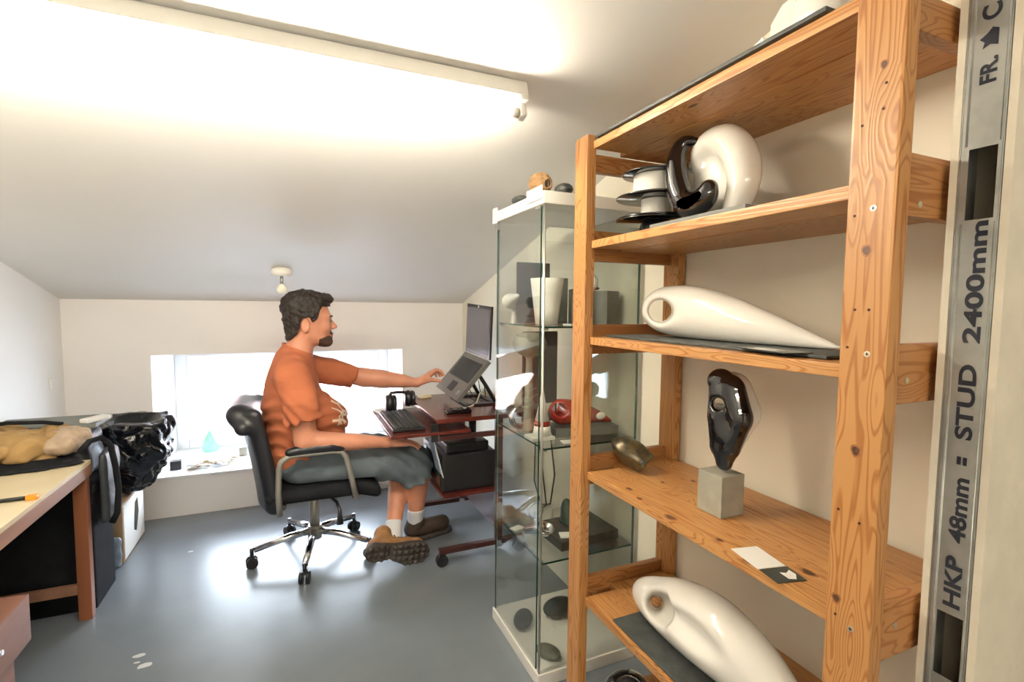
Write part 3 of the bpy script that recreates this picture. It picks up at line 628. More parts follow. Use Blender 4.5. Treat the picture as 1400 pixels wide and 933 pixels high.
# top shelf
block('slate_sheet', .845, .888, S1, .128, .66, .0075, 'slate', 'long thin slate sheet along the front of the top shelf', 'slate')
def ftop(P):
    d = chain(P, [(.90, .84, S1+.025, .016), (.91, .76, S1+.05, .038), (.92, .66, S1+.06, .05), (.93, .60, S1+.075, .06)], .02); return si(d, half(P, (0, 0, S1+.008), (0, 0, -1)), .004)
ts = thing('abstract_sculpture', 'faceted white sculpture on the slate sheet on the top shelf', 'sculpture', (.91, .74, S1+.0075))
zt = S1+.0075
G().poly([(.85, .83, zt), (.85, .72, zt), (.85, .735, zt+.05), (.85, .80, zt+.022)], (.09, 0, 0)).out('small_wedge', 'matt_white', ts)
G().poly([(.845, .715, zt), (.845, .60, zt), (.845, .59, zt+.10), (.845, .69, zt+.085), (.845, .713, zt+.06)], (.10, .01, 0)).out('tall_wedge', 'gloss_white', ts)
organic('round_front', lambda P: si(ell(P, (.87, .622, zt+.05), (.045, .062, .06)), half(P, (0, 0, zt), (0, 0, -1)), .003), (.8, .54, zt-.01), (.93, .70, zt+.13), .0045, 'gloss_white', ts)
# spools on second shelf
def spool(x, y, z0, z1, r, rc, wound, label):
    o = thing('filament_spool', label, 'spool', (x, y, z0), 'stacked filament spools')
    for z in (z0, z1-.004):
        f = G().lathe((x, y, z), [(rc*.45, .0), (r*.98, 0), (r, .002), (r*.98, .004), (rc*.45, .004)], 48).out('flange', 'gloss_black', o)
    G().cyl((x, y, z0+.0045), (x, y, z1-.0045), rc if not wound else rc*.5, n=36).out('core', 'blackp', o)
    if wound: G().lathe((x, y, 0), [(rc, z0+.005)]+[(rc+.0012*(k % 2), z0+.005+(z1-z0-.010)*(k+.5)/16) for k in range(16)]+[(rc, z1-.005)], 40).out('winding', 'filament', o)
sx, sy = .925, 1.128
spool(sx, sy, S2, 1.542, .11, .038, False, 'empty black spool at the bottom of the stack on the second shelf')
spool(sx, sy, 1.5425, 1.604, .11, .040, True, 'black spool half full of white filament in the middle of the stack')
spool(sx, sy, 1.6045, 1.668, .095, .062, True, 'black spool full of white filament on top of the stack')
# ring sculpture
block('stone_slab', .93, .91, S2, .16, .30, .022, 'slate_grey', 'flat grey slab under the black and white ring on the second shelf', 'slab')
rg = thing('ring_sculpture', 'glossy black and white twisted ring sculpture on a grey slab, second shelf', 'sculpture', (.94, .92, S2+.023))
zb = S2+.0228
def fwh(P):
    d = chain(P, [(.94, .868, zb+.012, .030), (.945, .852, 1.590, .036), (.95, .868, 1.650, .040), (.95, .905, 1.695, .038), (.95, .955, 1.708, .032), (.95, .995, 1.69, .024), (.95, 1.0, 1.66, .016)], .02, 4)
    d = su(d, ell(P, (.955, .955, 1.61), (.014, .065, .085)), .02); return np.maximum(d, half(P, (0, 0, zb), (0, 0, -1)))
organic('white_loop', fwh, (.88, .78, zb-.01), (1.02, 1.06, 1.77), .004, 'gloss_white', rg)
def fbk(P):
    d = chain(P, [(.93, .985, 1.715, .010), (.915, 1.015, 1.718, .017), (.905, 1.030, 1.68, .024), (.90, 1.018, 1.62, .030), (.895, .985, 1.565, .033), (.89, .945, 1.550, .033), (.885, .905, 1.560, .027), (.885, .895, 1.578, .020)], .012, 4)
    return np.maximum(d, half(P, (0, 0, zb), (0, 0, -1)))
organic('black_crescent', fbk, (.86, .86, zb-.01), (1.0, 1.10, 1.75), .004, 'gloss_black', rg)
# white form on third shelf
block('slate_sheet', .905, .89, S3, .15, .66, .006, 'slate', 'thin slate sheet under the long white form on the third shelf', 'slate')
zb3 = S3+.0068
def fB(P):
    d = spine(P, [.60, .66, .76, .88, 1.0, 1.10, 1.155, 1.182, 1.190], [.965, .96, .955, .95, .95, .95, .95, .95, .95], [1.222, 1.232, 1.252, 1.274, 1.289, 1.294, 1.294, 1.294, 1.294], [.001, .013, .034, .056, .069, .066, .050, .026, 0], 1.25)
    d = ss(d, cap(P, (.83, .99, 1.292), (1.07, 1.27, 1.292), .034, .028), .010)
    d = ss(d, cap(P, (.875, 1.08, 1.290), (.872, 1.00, 1.288), .040, .018), .02)
    return np.maximum(d, half(P, (0, 0, zb3), (0, 0, -1)))
organic('abstract_sculpture', fB, (.85, .56, zb3-.01), (1.04, 1.2, 1.38), .0045, 'gloss_white', org=(.95, .9, zb3), label='long glossy white teardrop sculpture with a hole, lying on the third shelf', cat='sculpture')
br = thing('brochure', 'dark brochure with two white shapes printed on it, third shelf edge', 'brochure', (.835, .66, S3+.007))
G().box(.80, .86, .60, .735, S3+.0068, S3+.0085, 0, RZ(-12)).out('cover', 'ink', br)
g = G()
for k in (0, 1): g.poly([(.806+.02*k+dx, .665+dy, S3+.0088) for dx, dy in ((0, -.03), (.006, -.02), (.012, .01), (.010, .045), (.002, .04), (-.004, .01))], (0, 0, .0003))
g.out('printed_shape', 'paper', br)
# fourth shelf: folded bronze dish, mask on cube, cards
def ffold(P):
    c = V3(.93, 1.195, S4+.042); q = P-c; a = math.radians(-48)
    u = q[:, 0]*math.cos(a)+q[:, 1]*math.sin(a); v = -q[:, 0]*math.sin(a)+q[:, 1]*math.cos(a); z = q[:, 2]
    t = .5; z2 = z*math.cos(t)+u*math.sin(t); u2 = u*math.cos(t)-z*math.sin(t)
    Q = np.stack([u2, v, z2], 1).astype(np.float32)
    d = np.maximum(ell(Q, (-.012, 0, -.018), (.078, .05, .062)), ell(Q, (-.012, 0, .022), (.078, .05, .058)))
    d = np.maximum(d, -ell(Q, (.055, 0, .0), (.055, .040, .030)))
    rim = np.abs(ell(Q, (.055, 0, .0), (.058, .043, .033)))-.0035; return np.maximum(np.minimum(d, np.maximum(rim, d-.006)), S4-P[:, 2]+.0005)
organic('folded_dish', ffold, (.83, 1.09, S4-.005), (1.03, 1.31, S4+.13), .0028, 'speckle', org=(.93, 1.19, S4), label='dark bronze folded dish at the left end of the fourth shelf', cat='dish')
ms = thing('mask_sculpture', 'glossy black pierced mask sculpture on a concrete cube, fourth shelf', 'sculpture', (.935, .872, S4))
G().box(.897, .968, .836, .910, S4, S4+.098, .002).out('plinth', 'concrete', ms)
MC = V3(.93, .862, S4+.102)
nrm = V3(-.86, -.50, .05); nrm /= np.linalg.norm(nrm); upv = V3(0, .05, 1.0); upv -= nrm*(upv@nrm); upv /= np.linalg.norm(upv); rt = np.cross(nrm, upv)   # rt: to camera right?
def mloc(P):
    q = P-MC; return q@rt, q@upv, q@nrm
def fmask(P, back=False):
    u, v, n_ = mloc(P); Q = np.stack([u, v, n_*1.0], 1).astype(np.float32)
    sgn = MS
    if not back:
        d = chain(Q, [(0, .022, 0, .022), (sgn*.004, .06, .0, .040), (sgn*.012, .13, .0, .052), (sgn*.008, .19, 0, .044), (sgn*-.006, .215, 0, .03)], .03)
        Q2 = Q.copy(); Q2[:, 2] = Q[:, 2]*1.9
        d = chain(Q2, [(0, .020, 0, .020), (sgn*.002, .06, .0, .036), (sgn*.012, .13, .0, .052), (sgn*.006, .19, 0, .043), (sgn*-.008, .212, 0, .032)], .03)*.6
        for (a, b, r) in ((-.010, .160, .0125),): d = ss(d, cap(Q, (sgn*a, b, -.1), (sgn*a, b, .1), r*.8, r*1.3), .010)
        d = ss(d, ell(Q, (sgn*.002, .12, .035), (.02, .04, .016)), .012); d = ss(d, ell(Q, (sgn*-.01, .05, .026), (.012, .03, .010)), .01)
        return d
    Q2 = Q.copy(); Q2[:, 2] = (Q[:, 2]+.026)*2.2
    d = chain(Q2, [(sgn*.006, .06, .0, .030), (sgn*.026, .14, .0, .050), (sgn*.012, .19, 0, .046)], .03)*.6
    return ss(d, cap(Q, (sgn*-.012, .172, -.1), (sgn*-.012, .172, .1), .014, .02), .008)
MS = -1 if rt[1] > 0 else 1     # +u must run to smaller y (right in the view)
organic('black_shell', lambda P: fmask(P), (.83, .76, S4+.09), (1.02, .96, S4+.37), .0032, 'gloss_black', ms)
organic('white_shell', lambda P: fmask(P, True), (.83, .74, S4+.09), (1.04, .96, S4+.37), .0036, 'gloss_white', ms)
bc = thing('leaflet', 'open leaflet, half white and half black, on the fourth shelf', 'card', (.83, .645, S4))
G().box(.795, .855, .635, .715, S4, S4+.001, 0, RZ(-12)).out('white_page', 'paper', bc)
G().box(.797, .857, .585, .6325, S4, S4+.001, 0, RZ(-12), (.825, .675, S4)).out('black_page', 'ink', bc)
G().poly([(.822+a, .605+b, S4+.0011) for a, b in ((-.012, -.01), (.0, -.016), (.014, -.004), (.016, .012), (.002, .006), (-.008, .012))], (0, 0, .0003)).out('printed_shape', 'paper', bc)
# fifth shelf
block('slate_sheet', .865, .88, S5, .13, .46, .006, 'slate', 'slate sheet under the large white form on the lowest visible shelf', 'slate')
zb5 = S5+.0068
HD = V3(-.60, -.66, .62)
def fC(P):
    d = spine(P, [.58, .63, .72, .84, .96, 1.05, 1.105, 1.132, 1.140], [.90]*9, [.50, .508, .52, .528, .518, .500, .492, .49, .49], [.0, .035, .070, .090, .084, .064, .044, .022, 0], 1.2)
    hc = np.array([.895, 1.045, .492]); n_ = np.array([-.62, -.69, .42]); n_ = n_/np.linalg.norm(n_)
    d = ss(d, cap(P, hc-n_*.15, hc+n_*.15, .014, .014), .004); d = ss(d, cap(P, hc-n_*.004, hc+n_*.11, .016, .046), .012)
    d = ss(d, ell(P, (.825, .86, .545), (.03, .10, .03)), .02)
    return np.maximum(d, half(P, (0, 0, zb5), (0, 0, -1)))
organic('abstract_sculpture', fC, (.80, .58, zb5-.01), (1.0, 1.15, .62), .0042, 'gloss_white', org=(.90, .88, zb5), label='large glossy white scooped sculpture with a hole on the lowest visible shelf', cat='sculpture')
# things on a low shelf plank near the floor
for i in range(3):
    xs = [.790, .905, 1.015, 1.128]; G().box(xs[i]+.0008, xs[i+1]-.0008, yn1+.002 if i < 1 else yn0+.035, yf0-.002 if i < 1 else yf1-.035, .048, .07, .002).out('plank', 'pineY', su_)
organic('abstract_sculpture', lambda P: ss(ell(P, (.90, 1.17, .135), (.075, .065, .062)), ell(P, (.88, 1.13, .165), (.05, .05, .05)), .006), (.8, 1.08, .06), (1.0, 1.26, .22), .005, 'gloss_black', org=(.9, 1.17, .071), label='glossy black bowl shaped form at the very bottom of the shelves', cat='sculpture')
organic('abstract_sculpture', lambda P: ss(ell(P, (1.0, 1.06, .150), (.07, .055, .078)), ell(P, (.97, 1.02, .18), (.05, .045, .06)), .006), (.9, .97, .06), (1.1, 1.14, .25), .005, 'bronze', org=(1.0, 1.06, .071), label='bronze and black curved form beside the black bowl on the bottom shelf', cat='sculpture')

# ================================================================= DESK
dk = thing('computer_desk', 'dark mahogany computer trolley desk with pull out keyboard tray', 'desk', (.88, 2.66, 0))
DY0, DY1 = 2.33, 3.02
G().box(.625, 1.12, DY0, DY1, .728, .750, .004).out('desktop', 'mahog', dk)
G().box(.405, .80, DY0-.02+.02, DY1-.06, .672, .688, .003).out('keyboard_tray', 'mahog', dk)
G().box(.60, .635, DY0+.003, DY0+.02, .640, .727).out('tray_runner', 'blackp', dk)
for y in (DY0+.02, DY1-.05):
    s = G().box(.94, .975, y-.016, y+.016, .085, .727, .003).out('post', 'mahog_d', dk)
    G().box(.64, .94, y-.016, y+.016, .065, .09, .003).out('foot_rail', 'mahog_d', dk); G().box(.975, 1.10, y-.016, y+.016, .065, .09, .003).out('foot_rail', 'mahog_d', dk)
    G().box(.64, .94, y-.011, y+.011, .640, .664, .002).out('top_rail', 'mahog_d', dk)
    for x in (.655, 1.075):
        c = G().cyl((x, y-.017, .032), (x, y-.004, .032), .03).cyl((x, y+.004, .032), (x, y+.017, .032), .03).cyl((x, y, .03), (x, y, .066), .008).box(x-.015, x+.015, y-.018, y+.018, .05, .064, .004).out('caster', 'blackp', dk)
G().box(.668, .98, DY0+.04, DY1-.09, .335, .352, .003).out('lower_shelf', 'mahog', dk)
G().box(.976, .990, DY0+.06, DY1-.09, .10, .34, .002).out('back_panel', 'mahog_d', dk)
G().cyl((.9, 2.60, .45+.15), (.9, 2.60, .668), .022).out('tray_support', 'blackp', dk)
# tower / printer on the lower shelf
pt = thing('computer_case', 'black computer case lying on the lower desk shelf', 'computer', (.80, 2.60, .353))
G().box(.672, .965, 2.40, 2.80, .353, .545, .012).out('body', 'blackp', pt)
G().box(.667, .672, 2.43, 2.77, .38, .52, .002).out('front_panel', 'gloss_black', pt)
G().box(.70, .93, 2.42, 2.74, .546, .595, .01).out('lid', 'blackp', pt)
bd = thing('paper_folder', 'white and blue folder leaning beside the computer case under the tray', 'folder', (.655, 2.45, .42))
G().box(.652, .6565, 2.40, 2.50, .43, .62, .001, RY(-14)).out('white_cover', 'paper', bd)
G().box(.644, .6475, 2.40, 2.50, .45, .62, .001, RY(-14)).out('blue_cover', 'bluebag', bd)
# laptop on stand
lp = thing('laptop', 'open grey laptop tilted on a black stand', 'laptop', (.9, 2.74, .9))
hn, hf = Vector((.975, 2.545, 1.002)), Vector((.968, 2.935, 1.022)); dv = Vector((-.185, .0, -.208)); nn = (hf-hn).cross(dv).normalized()
if nn.z < 0: nn = -nn
def slab(name, o_, a, b, th_, mt, parent, n_=None):
    n_ = n_ or a.cross(b).normalized(); g = G(); g.poly([o_, o_+a, o_+a+b, o_+b], n_*th_); return g.out(name, mt, parent)
W_ = hf-hn
bs = slab('base', hn-nn*.02, W_, dv, .02, 'laptop', lp, nn)
kb0 = hn+W_*.07+dv*.12+nn*.0005
slab('keyboard_well', kb0, W_*.86, dv*.48, .0006, 'keys', lp, nn)
for r_ in range(5):
    for c_ in range(13):
        slab('key', kb0+W_*(.86*(c_+.12)/13)+dv*(.48*(r_+.12)/5)+nn*.0008, W_*(.86*.76/13), dv*(.48*.76/5), .0016, 'blackp', lp, nn)
slab('touchpad', hn+W_*.36+dv*.68+nn*.0004, W_*.24, dv*.22, .0006, 'keys', lp, nn)
for k in (0, 1): slab('sticker', hn+W_*(.10+.05*k)+dv*.80+nn*.0004, W_*.035, dv*.10, .0005, 'bluebag', lp, nn)
upv_ = Vector((.012, 0, .292)); ns = Vector((1, 0, -.04)).normalized(); so = hn+Vector((.002, 0, .004))
slab('lid', so, W_, upv_, .012, 'blackp', lp, ns)
slab('screen', so+W_*.045+upv_*.07-ns*.0012, W_*.91, upv_*.87, .001, 'screen', lp, ns)
slab('screen_tab', so+W_*.47+upv_*.945-ns*.002, W_*.05, upv_*.045, .001, 'paper', lp, ns)
ls = thing('laptop_stand', 'black folding laptop stand on the mahogany desktop', 'stand', (.97, 2.74, .751))
for y in (2.60, 2.88):
    G().tube([(.93, y, .952-.022), (.985, y, .85), (1.04, y, .756)], .011, 8).out('strut', 'blackp', ls)
    G().tube([(.82, y, .815-.02), (.90, y, .90-.025), (.955, y, .955-.02)], .008, 8).out('support_arm', 'blackp', ls)
    G().box(.86, 1.07, y-.018, y+.018, .751, .760, .003).out('foot', 'blackp', ls)
G().box(.86, .875, 2.60, 2.88, .752, .762, .002).box(1.03, 1.045, 2.60, 2.88, .752, .762, .002).out('cross_bar', 'blackp', ls)
def ocap(name, x, y, z, sx, sy, sz, rz, mt, label, cat): return block(name, x, y, z, sx, sy, sz, mt, label, cat, rz, min(sx, sy, sz)*.3)
ocap('phone', .765, 2.44, .7506, .135, .06, .024, -4, 'gloss_black', 'black device lying at the near front edge of the desktop', 'device')
ocap('adhesive_notes', .71, 2.93, .7506, .07, .05, .014, 20, 'benchtop', 'cream notepad at the far front of the desktop', 'notepad')
ocap('power_adapter', 1.06, 2.83, .7506, .045, .045, .05, 10, 'benchtop', 'cream plug adapter beside the laptop stand foot', 'plug')
g = G(); g.tube([(1.05, 2.82, .775), (1.0, 2.74, .80), (.965, 2.68, .78), (.93, 2.62, .757), (.88, 2.56, .7545), (.84, 2.53, .7545)], .0045, 8)
g.out('cable', 'cablew', org=(.95, 2.65, .751), label='cream cable curving across the desktop from the plug', cat='cable')
g = G(); g.tube([(1.06, 2.80, .757), (1.09, 2.70, .757), (1.105, 2.55, .757), (1.11, 2.45, .757)], .0045, 8)
g.out('cable', 'cablew', org=(1.1, 2.6, .751), label='second cream cable running along the wall side of the desktop', cat='cable')
for k, (dx, lab) in enumerate(((0, 'thin black cable looping under the laptop'), (.03, 'thin black cable looping behind the laptop stand'))):
    g = G(); g.tube([(.90+dx, 2.78, .83), (.92+dx, 2.72, .775), (.95+dx, 2.66, .7565), (.99+dx, 2.71, .78), (1.0+dx, 2.78, .86)], .0028, 6); g.out('cable', 'blackp', org=(.95, 2.7, .751), label=lab, cat='cable')
g = G()
g.tube([(1.13, 2.25-.02*k, .70-.07*k) if k < 6 else (1.13, 2.14+.03*(k-6), .32-.02*(k-6)) for k in range(9)], .004, 6); g.tube([(1.13, 2.12, .72), (1.13, 2.06, .5), (1.13, 2.10, .34), (1.13, 2.2, .30), (1.13, 2.28, .40), (1.132, 2.27, .7)], .004, 6)
g.out('cable', 'blackp', org=(1.13, 2.2, .3), label='tangle of black cables hanging on the wall beyond the cabinet', cat='cable')
# keyboard on tray
kb = thing('keyboard', 'black computer keyboard on the pull out tray', 'keyboard', (.51, 2.60, .689))
G().box(.425, .585, 2.385, 2.83, .689, .706, .005, RY(0)).out('body', 'blackp', kb)
me_key = None
for r_ in range(6):
    for c_ in range(17):
        x0 = .435+r_*.0238; y0 = 2.395+c_*.0252
        if me_key is None:
            me_key = G().box(0, .0185, 0, .020, 0, .008, .002).out('key', 'keys', kb); me_key.location = (x0-ORG[kb.name].x+ORG[kb.name].x*0, 0, 0)
            for v in me_key.data.vertices: v.co += ORG[kb.name]
            o = me_key
        else:
            o = me_key.copy(); C.objects.link(o)
        o.location = (x0-ORG[kb.name].x, y0-ORG[kb.name].y, .7062-ORG[kb.name].z)
hp = thing('headphones', 'black over ear headphones resting on the keyboard', 'headphones', (.50, 2.83, .715))
for (x, y) in ((.475, 2.755), (.60, 2.86)):
    c = G().lathe((x, y, .765), [(.02, -.026), (.042, -.020), (.048, 0), (.040, .016), (.02, .02)], 28, 'X').out('ear_cup', 'blackp', hp)
    G().lathe((x, y, .765), [(.041, .012), (.046, .02), (.041, .032), (.028, .034)], 28, 'X').out('ear_pad', 'leather', c)
g = G(); g.tube([(.475, 2.755, .80), (.49, 2.80, .812), (.53, 2.85, .806), (.575, 2.875, .80), (.60, 2.872, .79), (.60, 2.865, .775)], .0085, 10); g.out('headband', 'blackp', hp)
block('paper_stack', .47, 2.90, .689, .10, .10, .01, 'paper', 'white papers at the far end of the keyboard tray', 'paper', 12)
cupo = thing('mug', 'small dark mug with a pale round badge beyond the man on the sill', 'mug', (.44, 3.72, WZ0+.0008))
G().lathe((.44, 3.72, WZ0+.001), [(.035, 0), (.04, .01), (.04, .10), (.036, .10), (.035, .012)], 28).out('body', 'blackp', cupo)

# ================================================================= OFFICE CHAIR
CHX, CHY = .08, 2.735
ch = thing('office_chair', 'black swivel office chair with chrome star base under the man', 'chair', (CHX, CHY, 0))
for k in range(5):
    a = math.radians(187+72*k); dx, dy = math.cos(a), math.sin(a)
    sp_ = G(); sp_.tube([(CHX+dx*.03, CHY+dy*.03, .125), (CHX+dx*.12, CHY+dy*.12, .118), (CHX+dx*.285, CHY+dy*.285, .085)], [.019, .018, .014], 10); s = sp_.out('spoke', 'chrome', ch)
    cx, cy = CHX+dx*.295, CHY+dy*.295; px_, py_ = -dy, dx
    g = G(); g.cyl((cx, cy, .10), (cx, cy, .045), .009)
    for sg in (-1, 1): g.cyl((cx+px_*sg*.006, cy+py_*sg*.006, .0275), (cx+px_*sg*.024, cy+py_*sg*.024, .0275), .0272)
    g.box(cx-.014, cx+.014, cy-.014, cy+.014, .045, .062, .004); g.out('caster', 'blackp', s)
G().cyl((CHX, CHY, .085), (CHX, CHY, .155), .034).cyl((CHX, CHY, .155), (CHX, CHY, .33), .025).out('gas_column', 'satin', ch)
G().box(CHX-.11, CHX+.13, CHY-.08, CHY+.08, .318, .352, .008).out('seat_plate', 'blackp', ch)
g = G(); g.tube([(CHX+.06, CHY-.07, .33), (CHX+.10, CHY-.15, .315), (CHX+.11, CHY-.19, .29), (CHX+.11, CHY-.20, .22)], [.008, .008, .009, .017], 8); g.out('lever', 'blackp', ch)
def fseat(P):
    c = V3(.125, CHY, .395); q = P-c
    q = np.stack([q[:, 0], q[:, 1], q[:, 2]+.10*np.clip(q[:, 0]-.16, 0, 1)*3], 1)
    return rbox(q, (0, 0, 0), (.265, .235, .035), .03)
organic('seat', fseat, (-.16, 2.47, .30), (.42, 3.0, .45), .008, 'blackfab', ch)
def fback(P):
    z = P[:, 2]; t = (z-.33)/.50
    xc = -.145-.085*np.clip(t, 0, 1)**1.3; ycv = .10*np.minimum(np.abs(P[:, 1]-CHY)/.24, 1.2)**2*.6
    q = np.stack([(P[:, 0]-xc-ycv)*.95, P[:, 1]-CHY, z-.57], 1); d = rbox(q, (0, 0, 0), (.034, .235-.0, .255), .032)
    roll = cap(P, (-.255+.01, CHY-.16, .79), (-.255+.01, CHY+.16, .79), .045); roll = su(roll, cap(P, (-.22, CHY-.215, .74), (-.245, CHY-.15, .79), .035, .045), .02)
    return su(d, roll, .03)
organic('backrest', fback, (-.33, 2.45, .28), (-.02, 3.02, .88), .008, 'leather', ch)
for sgn in (-1, 1):
    y = CHY+sgn*.275
    path = [(-.075, y, .335), (-.08, y, .44), (-.075, y, .55), (-.065, y, .585), (-.035, y, .606), (.0, y, .61), (.16, y, .612), (.195, y, .604), (.215, y, .58), (.24, y, .47), (.262, y, .365)]
    fr_ = G(); fr_.tube(path, .0135, 10); s = fr_.out('arm_frame', 'satin', ch)
    G().cyl((-.06, y, .37), (-.06, CHY+sgn*.22, .36), .011).cyl((.255, y, .375), (.255, CHY+sgn*.22, .365), .011).out('arm_bracket', 'blackp', s)
    organic('arm_pad', lambda P, y=y: chain(P, [(-.03, y, .624, .020), (.05, y, .634, .025), (.15, y, .634, .025), (.195, y, .622, .018)], .02), (-.08, y-.04, .585), (.24, y+.04, .68), .005, 'leather', s)

# ================================================================= PERSON
HY = 2.735
pr = thing('person', 'bearded man in orange t-shirt and grey shorts sitting at the desk, reaching to the laptop', 'person', (.08, HY, .43))
ht = math.radians(6); HR = np.array([[math.cos(ht), -math.sin(ht), 0], [math.sin(ht), math.cos(ht), 0], [0, 0, 1]])
HO = V3(.062, HY, 1.2)
def headspace(P):    # turn head slightly away from camera, toward laptop
    q = (P-HO)@HR.astype(np.float32); return q+HO
def fhead(P):
    Q = headspace(P)
    Q = Q.copy(); Q[:, 1] = HY+np.sqrt((Q[:, 1]-HY)**2+1e-7)          # symmetric face
    d = ell(Q, (.060, HY, 1.262), (.104, .078, .098))
    d = su(d, ell(Q, (.112, HY, 1.195), (.066, .060, .092)), .03)
    d = su(d, cap(Q, (.135, HY, 1.128), (.158, HY+.004, 1.112), .036, .024), .025)     # jaw and chin
    d = su(d, cap(Q, (.062, HY+.052, 1.150), (.135, HY+.022, 1.112), .018, .018), .03)    # jaw line
    d = su(d, cap(Q, (.165, HY, 1.243), (.158, HY+.035, 1.240), .014, .010), .012)     # brow
    d = ss(d, ell(Q, (.182, HY+.031, 1.219), (.018, .015, .011)), .010)     # eye socket
    d = su(d, cap(Q, (.172, HY, 1.226), (.198, HY, 1.188), .007, .011), .010)  # nose
    d = su(d, ell(Q, (.186, HY+.013, 1.182), (.011, .008, .008)), .008)
    d = su(d, ell(Q, (.140, HY+.040, 1.185), (.026, .018, .022)), .02)
    d = su(d, ell(Q, (.176, HY, 1.151), (.011, .022, .0065)), .006)
    d = su(d, ell(Q, (.174, HY, 1.138), (.012, .020, .008)), .006)
    e = ell(Q, (.043, HY+.080, 1.196), (.023, .010, .036)); e = ss(e, ell(Q, (.046, HY+.090, 1.202), (.013, .007, .022)), .004)
    d = su(d, e, .008)
    return d
def hand(P, wrist, palm, fingers, pr_=(.024, .03)):
    d = None
    for pts in fingers:
        e = chain(P, pts, .003); d = e if d is None else su(d, e, .003)
    return d
# near (right) hand rests on the thigh, far (left) hand holds the laptop edge
NW = (.415, 2.50, .618); FW = (.660, 2.905, .846)
nf = [[(.445, 2.50+.0, .612, .02), (.495, 2.478, .606, .014), (.530, 2.472, .603, .0098), (.555, 2.470, .590, .0088), (.566, 2.470, .576, .008)],
      [(.445, 2.50, .612, .02), (.500, 2.498, .608, .014), (.540, 2.496, .606, .010), (.568, 2.496, .592, .009), (.580, 2.496, .576, .008)],
      [(.445, 2.51, .612, .02), (.498, 2.520, .606, .014), (.538, 2.522, .603, .010), (.564, 2.523, .588, .009), (.574, 2.523, .574, .008)],
      [(.445, 2.52, .612, .02), (.490, 2.540, .603, .013), (.524, 2.546, .598, .009), (.544, 2.548, .586, .008), (.551, 2.549, .574, .0075)],
      [(.435, 2.515, .610, .018), (.462, 2.545, .600, .013), (.488, 2.560, .592, .0105), (.510, 2.566, .585, .0095)]]
ff = [[(.690, 2.90, .858, .020), (.742, 2.865, .905, .015), (.765, 2.850, .925, .0105), (.790, 2.842, .915, .0095), (.803, 2.838, .895, .0085)],
      [(.690, 2.90, .858, .020), (.742, 2.885, .905, .015), (.768, 2.876, .922, .0105), (.795, 2.870, .905, .0095), (.803, 2.868, .887, .0085)],
      [(.690, 2.905, .858, .020), (.740, 2.907, .900, .014), (.766, 2.902, .914, .010), (.790, 2.898, .897, .009), (.797, 2.896, .880, .0085)],
      [(.690, 2.91, .856, .018), (.735, 2.926, .893, .013), (.758, 2.926, .902, .009), (.778, 2.924, .888, .008), (.784, 2.923, .874, .0075)],
      [(.685, 2.89, .852, .018), (.728, 2.855, .868, .0135), (.755, 2.832, .866, .0110), (.780, 2.822, .862, .0095)]]
def fbody(P):
    d = fhead(P)
    d = su(d, cap(P, (.045, HY, 1.165), (.012, HY, 1.03), .060, .068), .03)
    t = ell(P, (.0, HY, .90), (.095, .17, .17)); t = su(t, ell(P, (.045, HY, .70), (.13, .155, .16)), .06); t = su(t, ell(P, (.02, HY, .53), (.13, .17, .085)), .05)
    d = su(d, t, .05)
    a = chain(P, [(-.01, 2.535, .965, .058), (.026, 2.492, .80, .056), (.040, 2.488, .668, .050)], .02)
    a = su(a, chain(P, [(.040, 2.488, .665, .048), (.13, 2.487, .650, .049), (.28, 2.49, .636, .038), NW+(.025,)], .02), .02)
    a = su(a, cap(P, NW, (.465, 2.508, .612), .024, .022), .02); a = su(a, ell(P, (.468, 2.51, .608), (.042, .036, .017)), .012)
    a = su(a, hand(P, None, None, nf), .006)
    b = chain(P, [(.04, 2.92, .975, .06), (.22, 2.965, .925, .055), (.37, 2.972, .880, .052)], .02)
    b = su(b, chain(P, [(.37, 2.972, .885, .052), (.46, 2.955, .872, .054), (.58, 2.93, .857, .040), FW+(.024,)], .02), .02)
    b = su(b, cap(P, FW, (.705, 2.895, .872), .023, .022), .015); b = su(b, cap(P, (.706, 2.875, .874), (.706, 2.915, .870), .020, .018), .012)
    b = su(b, hand(P, None, None, ff), .006)
    d = su(d, a, .015); d = su(d, b, .015)
    l = chain(P, [(.04, 2.63, .505, .08), (.58, 2.60, .475, .062), (.605, 2.62, .40, .058), (.60, 2.65, .28, .054), (.595, 2.675, .12, .036), (.60, 2.68, .07, .036)], .03)
    r = chain(P, [(.04, 2.84, .505, .08), (.56, 2.86, .475, .062), (.545, 2.80, .40, .055), (.50, 2.68, .28, .052), (.455, 2.55, .155, .036), (.45, 2.52, .11, .034)], .03)
    return su(su(d, l, .03), r, .03)
me = nets(fbody, (-.2, 2.38, .0), (.86, 3.06, 1.40), .0042, blur=1)
body = finish('body', me, ['skin', 'lip'], pr, smooth=True)
idx = []
for p in me.polygons:
    c = p.center; x, y, z = c.x+.08, c.y+HY, c.z+.43
    idx.append(1 if (x > .170 and abs(y-HY-.012) < .021 and 1.132 < z < 1.157) else 0)
me.polygons.foreach_set('material_index', idx)
for sg in (-1, 1):
    q = np.array([.1625, HY+sg*.030, 1.2185]); w_ = (q-HO)@HR.T.astype(float)+HO
    e = G().lathe(tuple(w_), [(.002, -.011), (.0085, -.007), (.011, 0), (.0085, .007), (.002, .011)], 16).out('eye', 'eyew', pr)
    q2 = np.array([.1715, HY+sg*.031, 1.2185]); w2 = (q2-HO)@HR.T.astype(float)+HO
    G().lathe(tuple(w2), [(.001, -.0045), (.004, -.0025), (.005, 0), (.004, .0025), (.001, .0045)], 12).out('iris', 'iris', e)
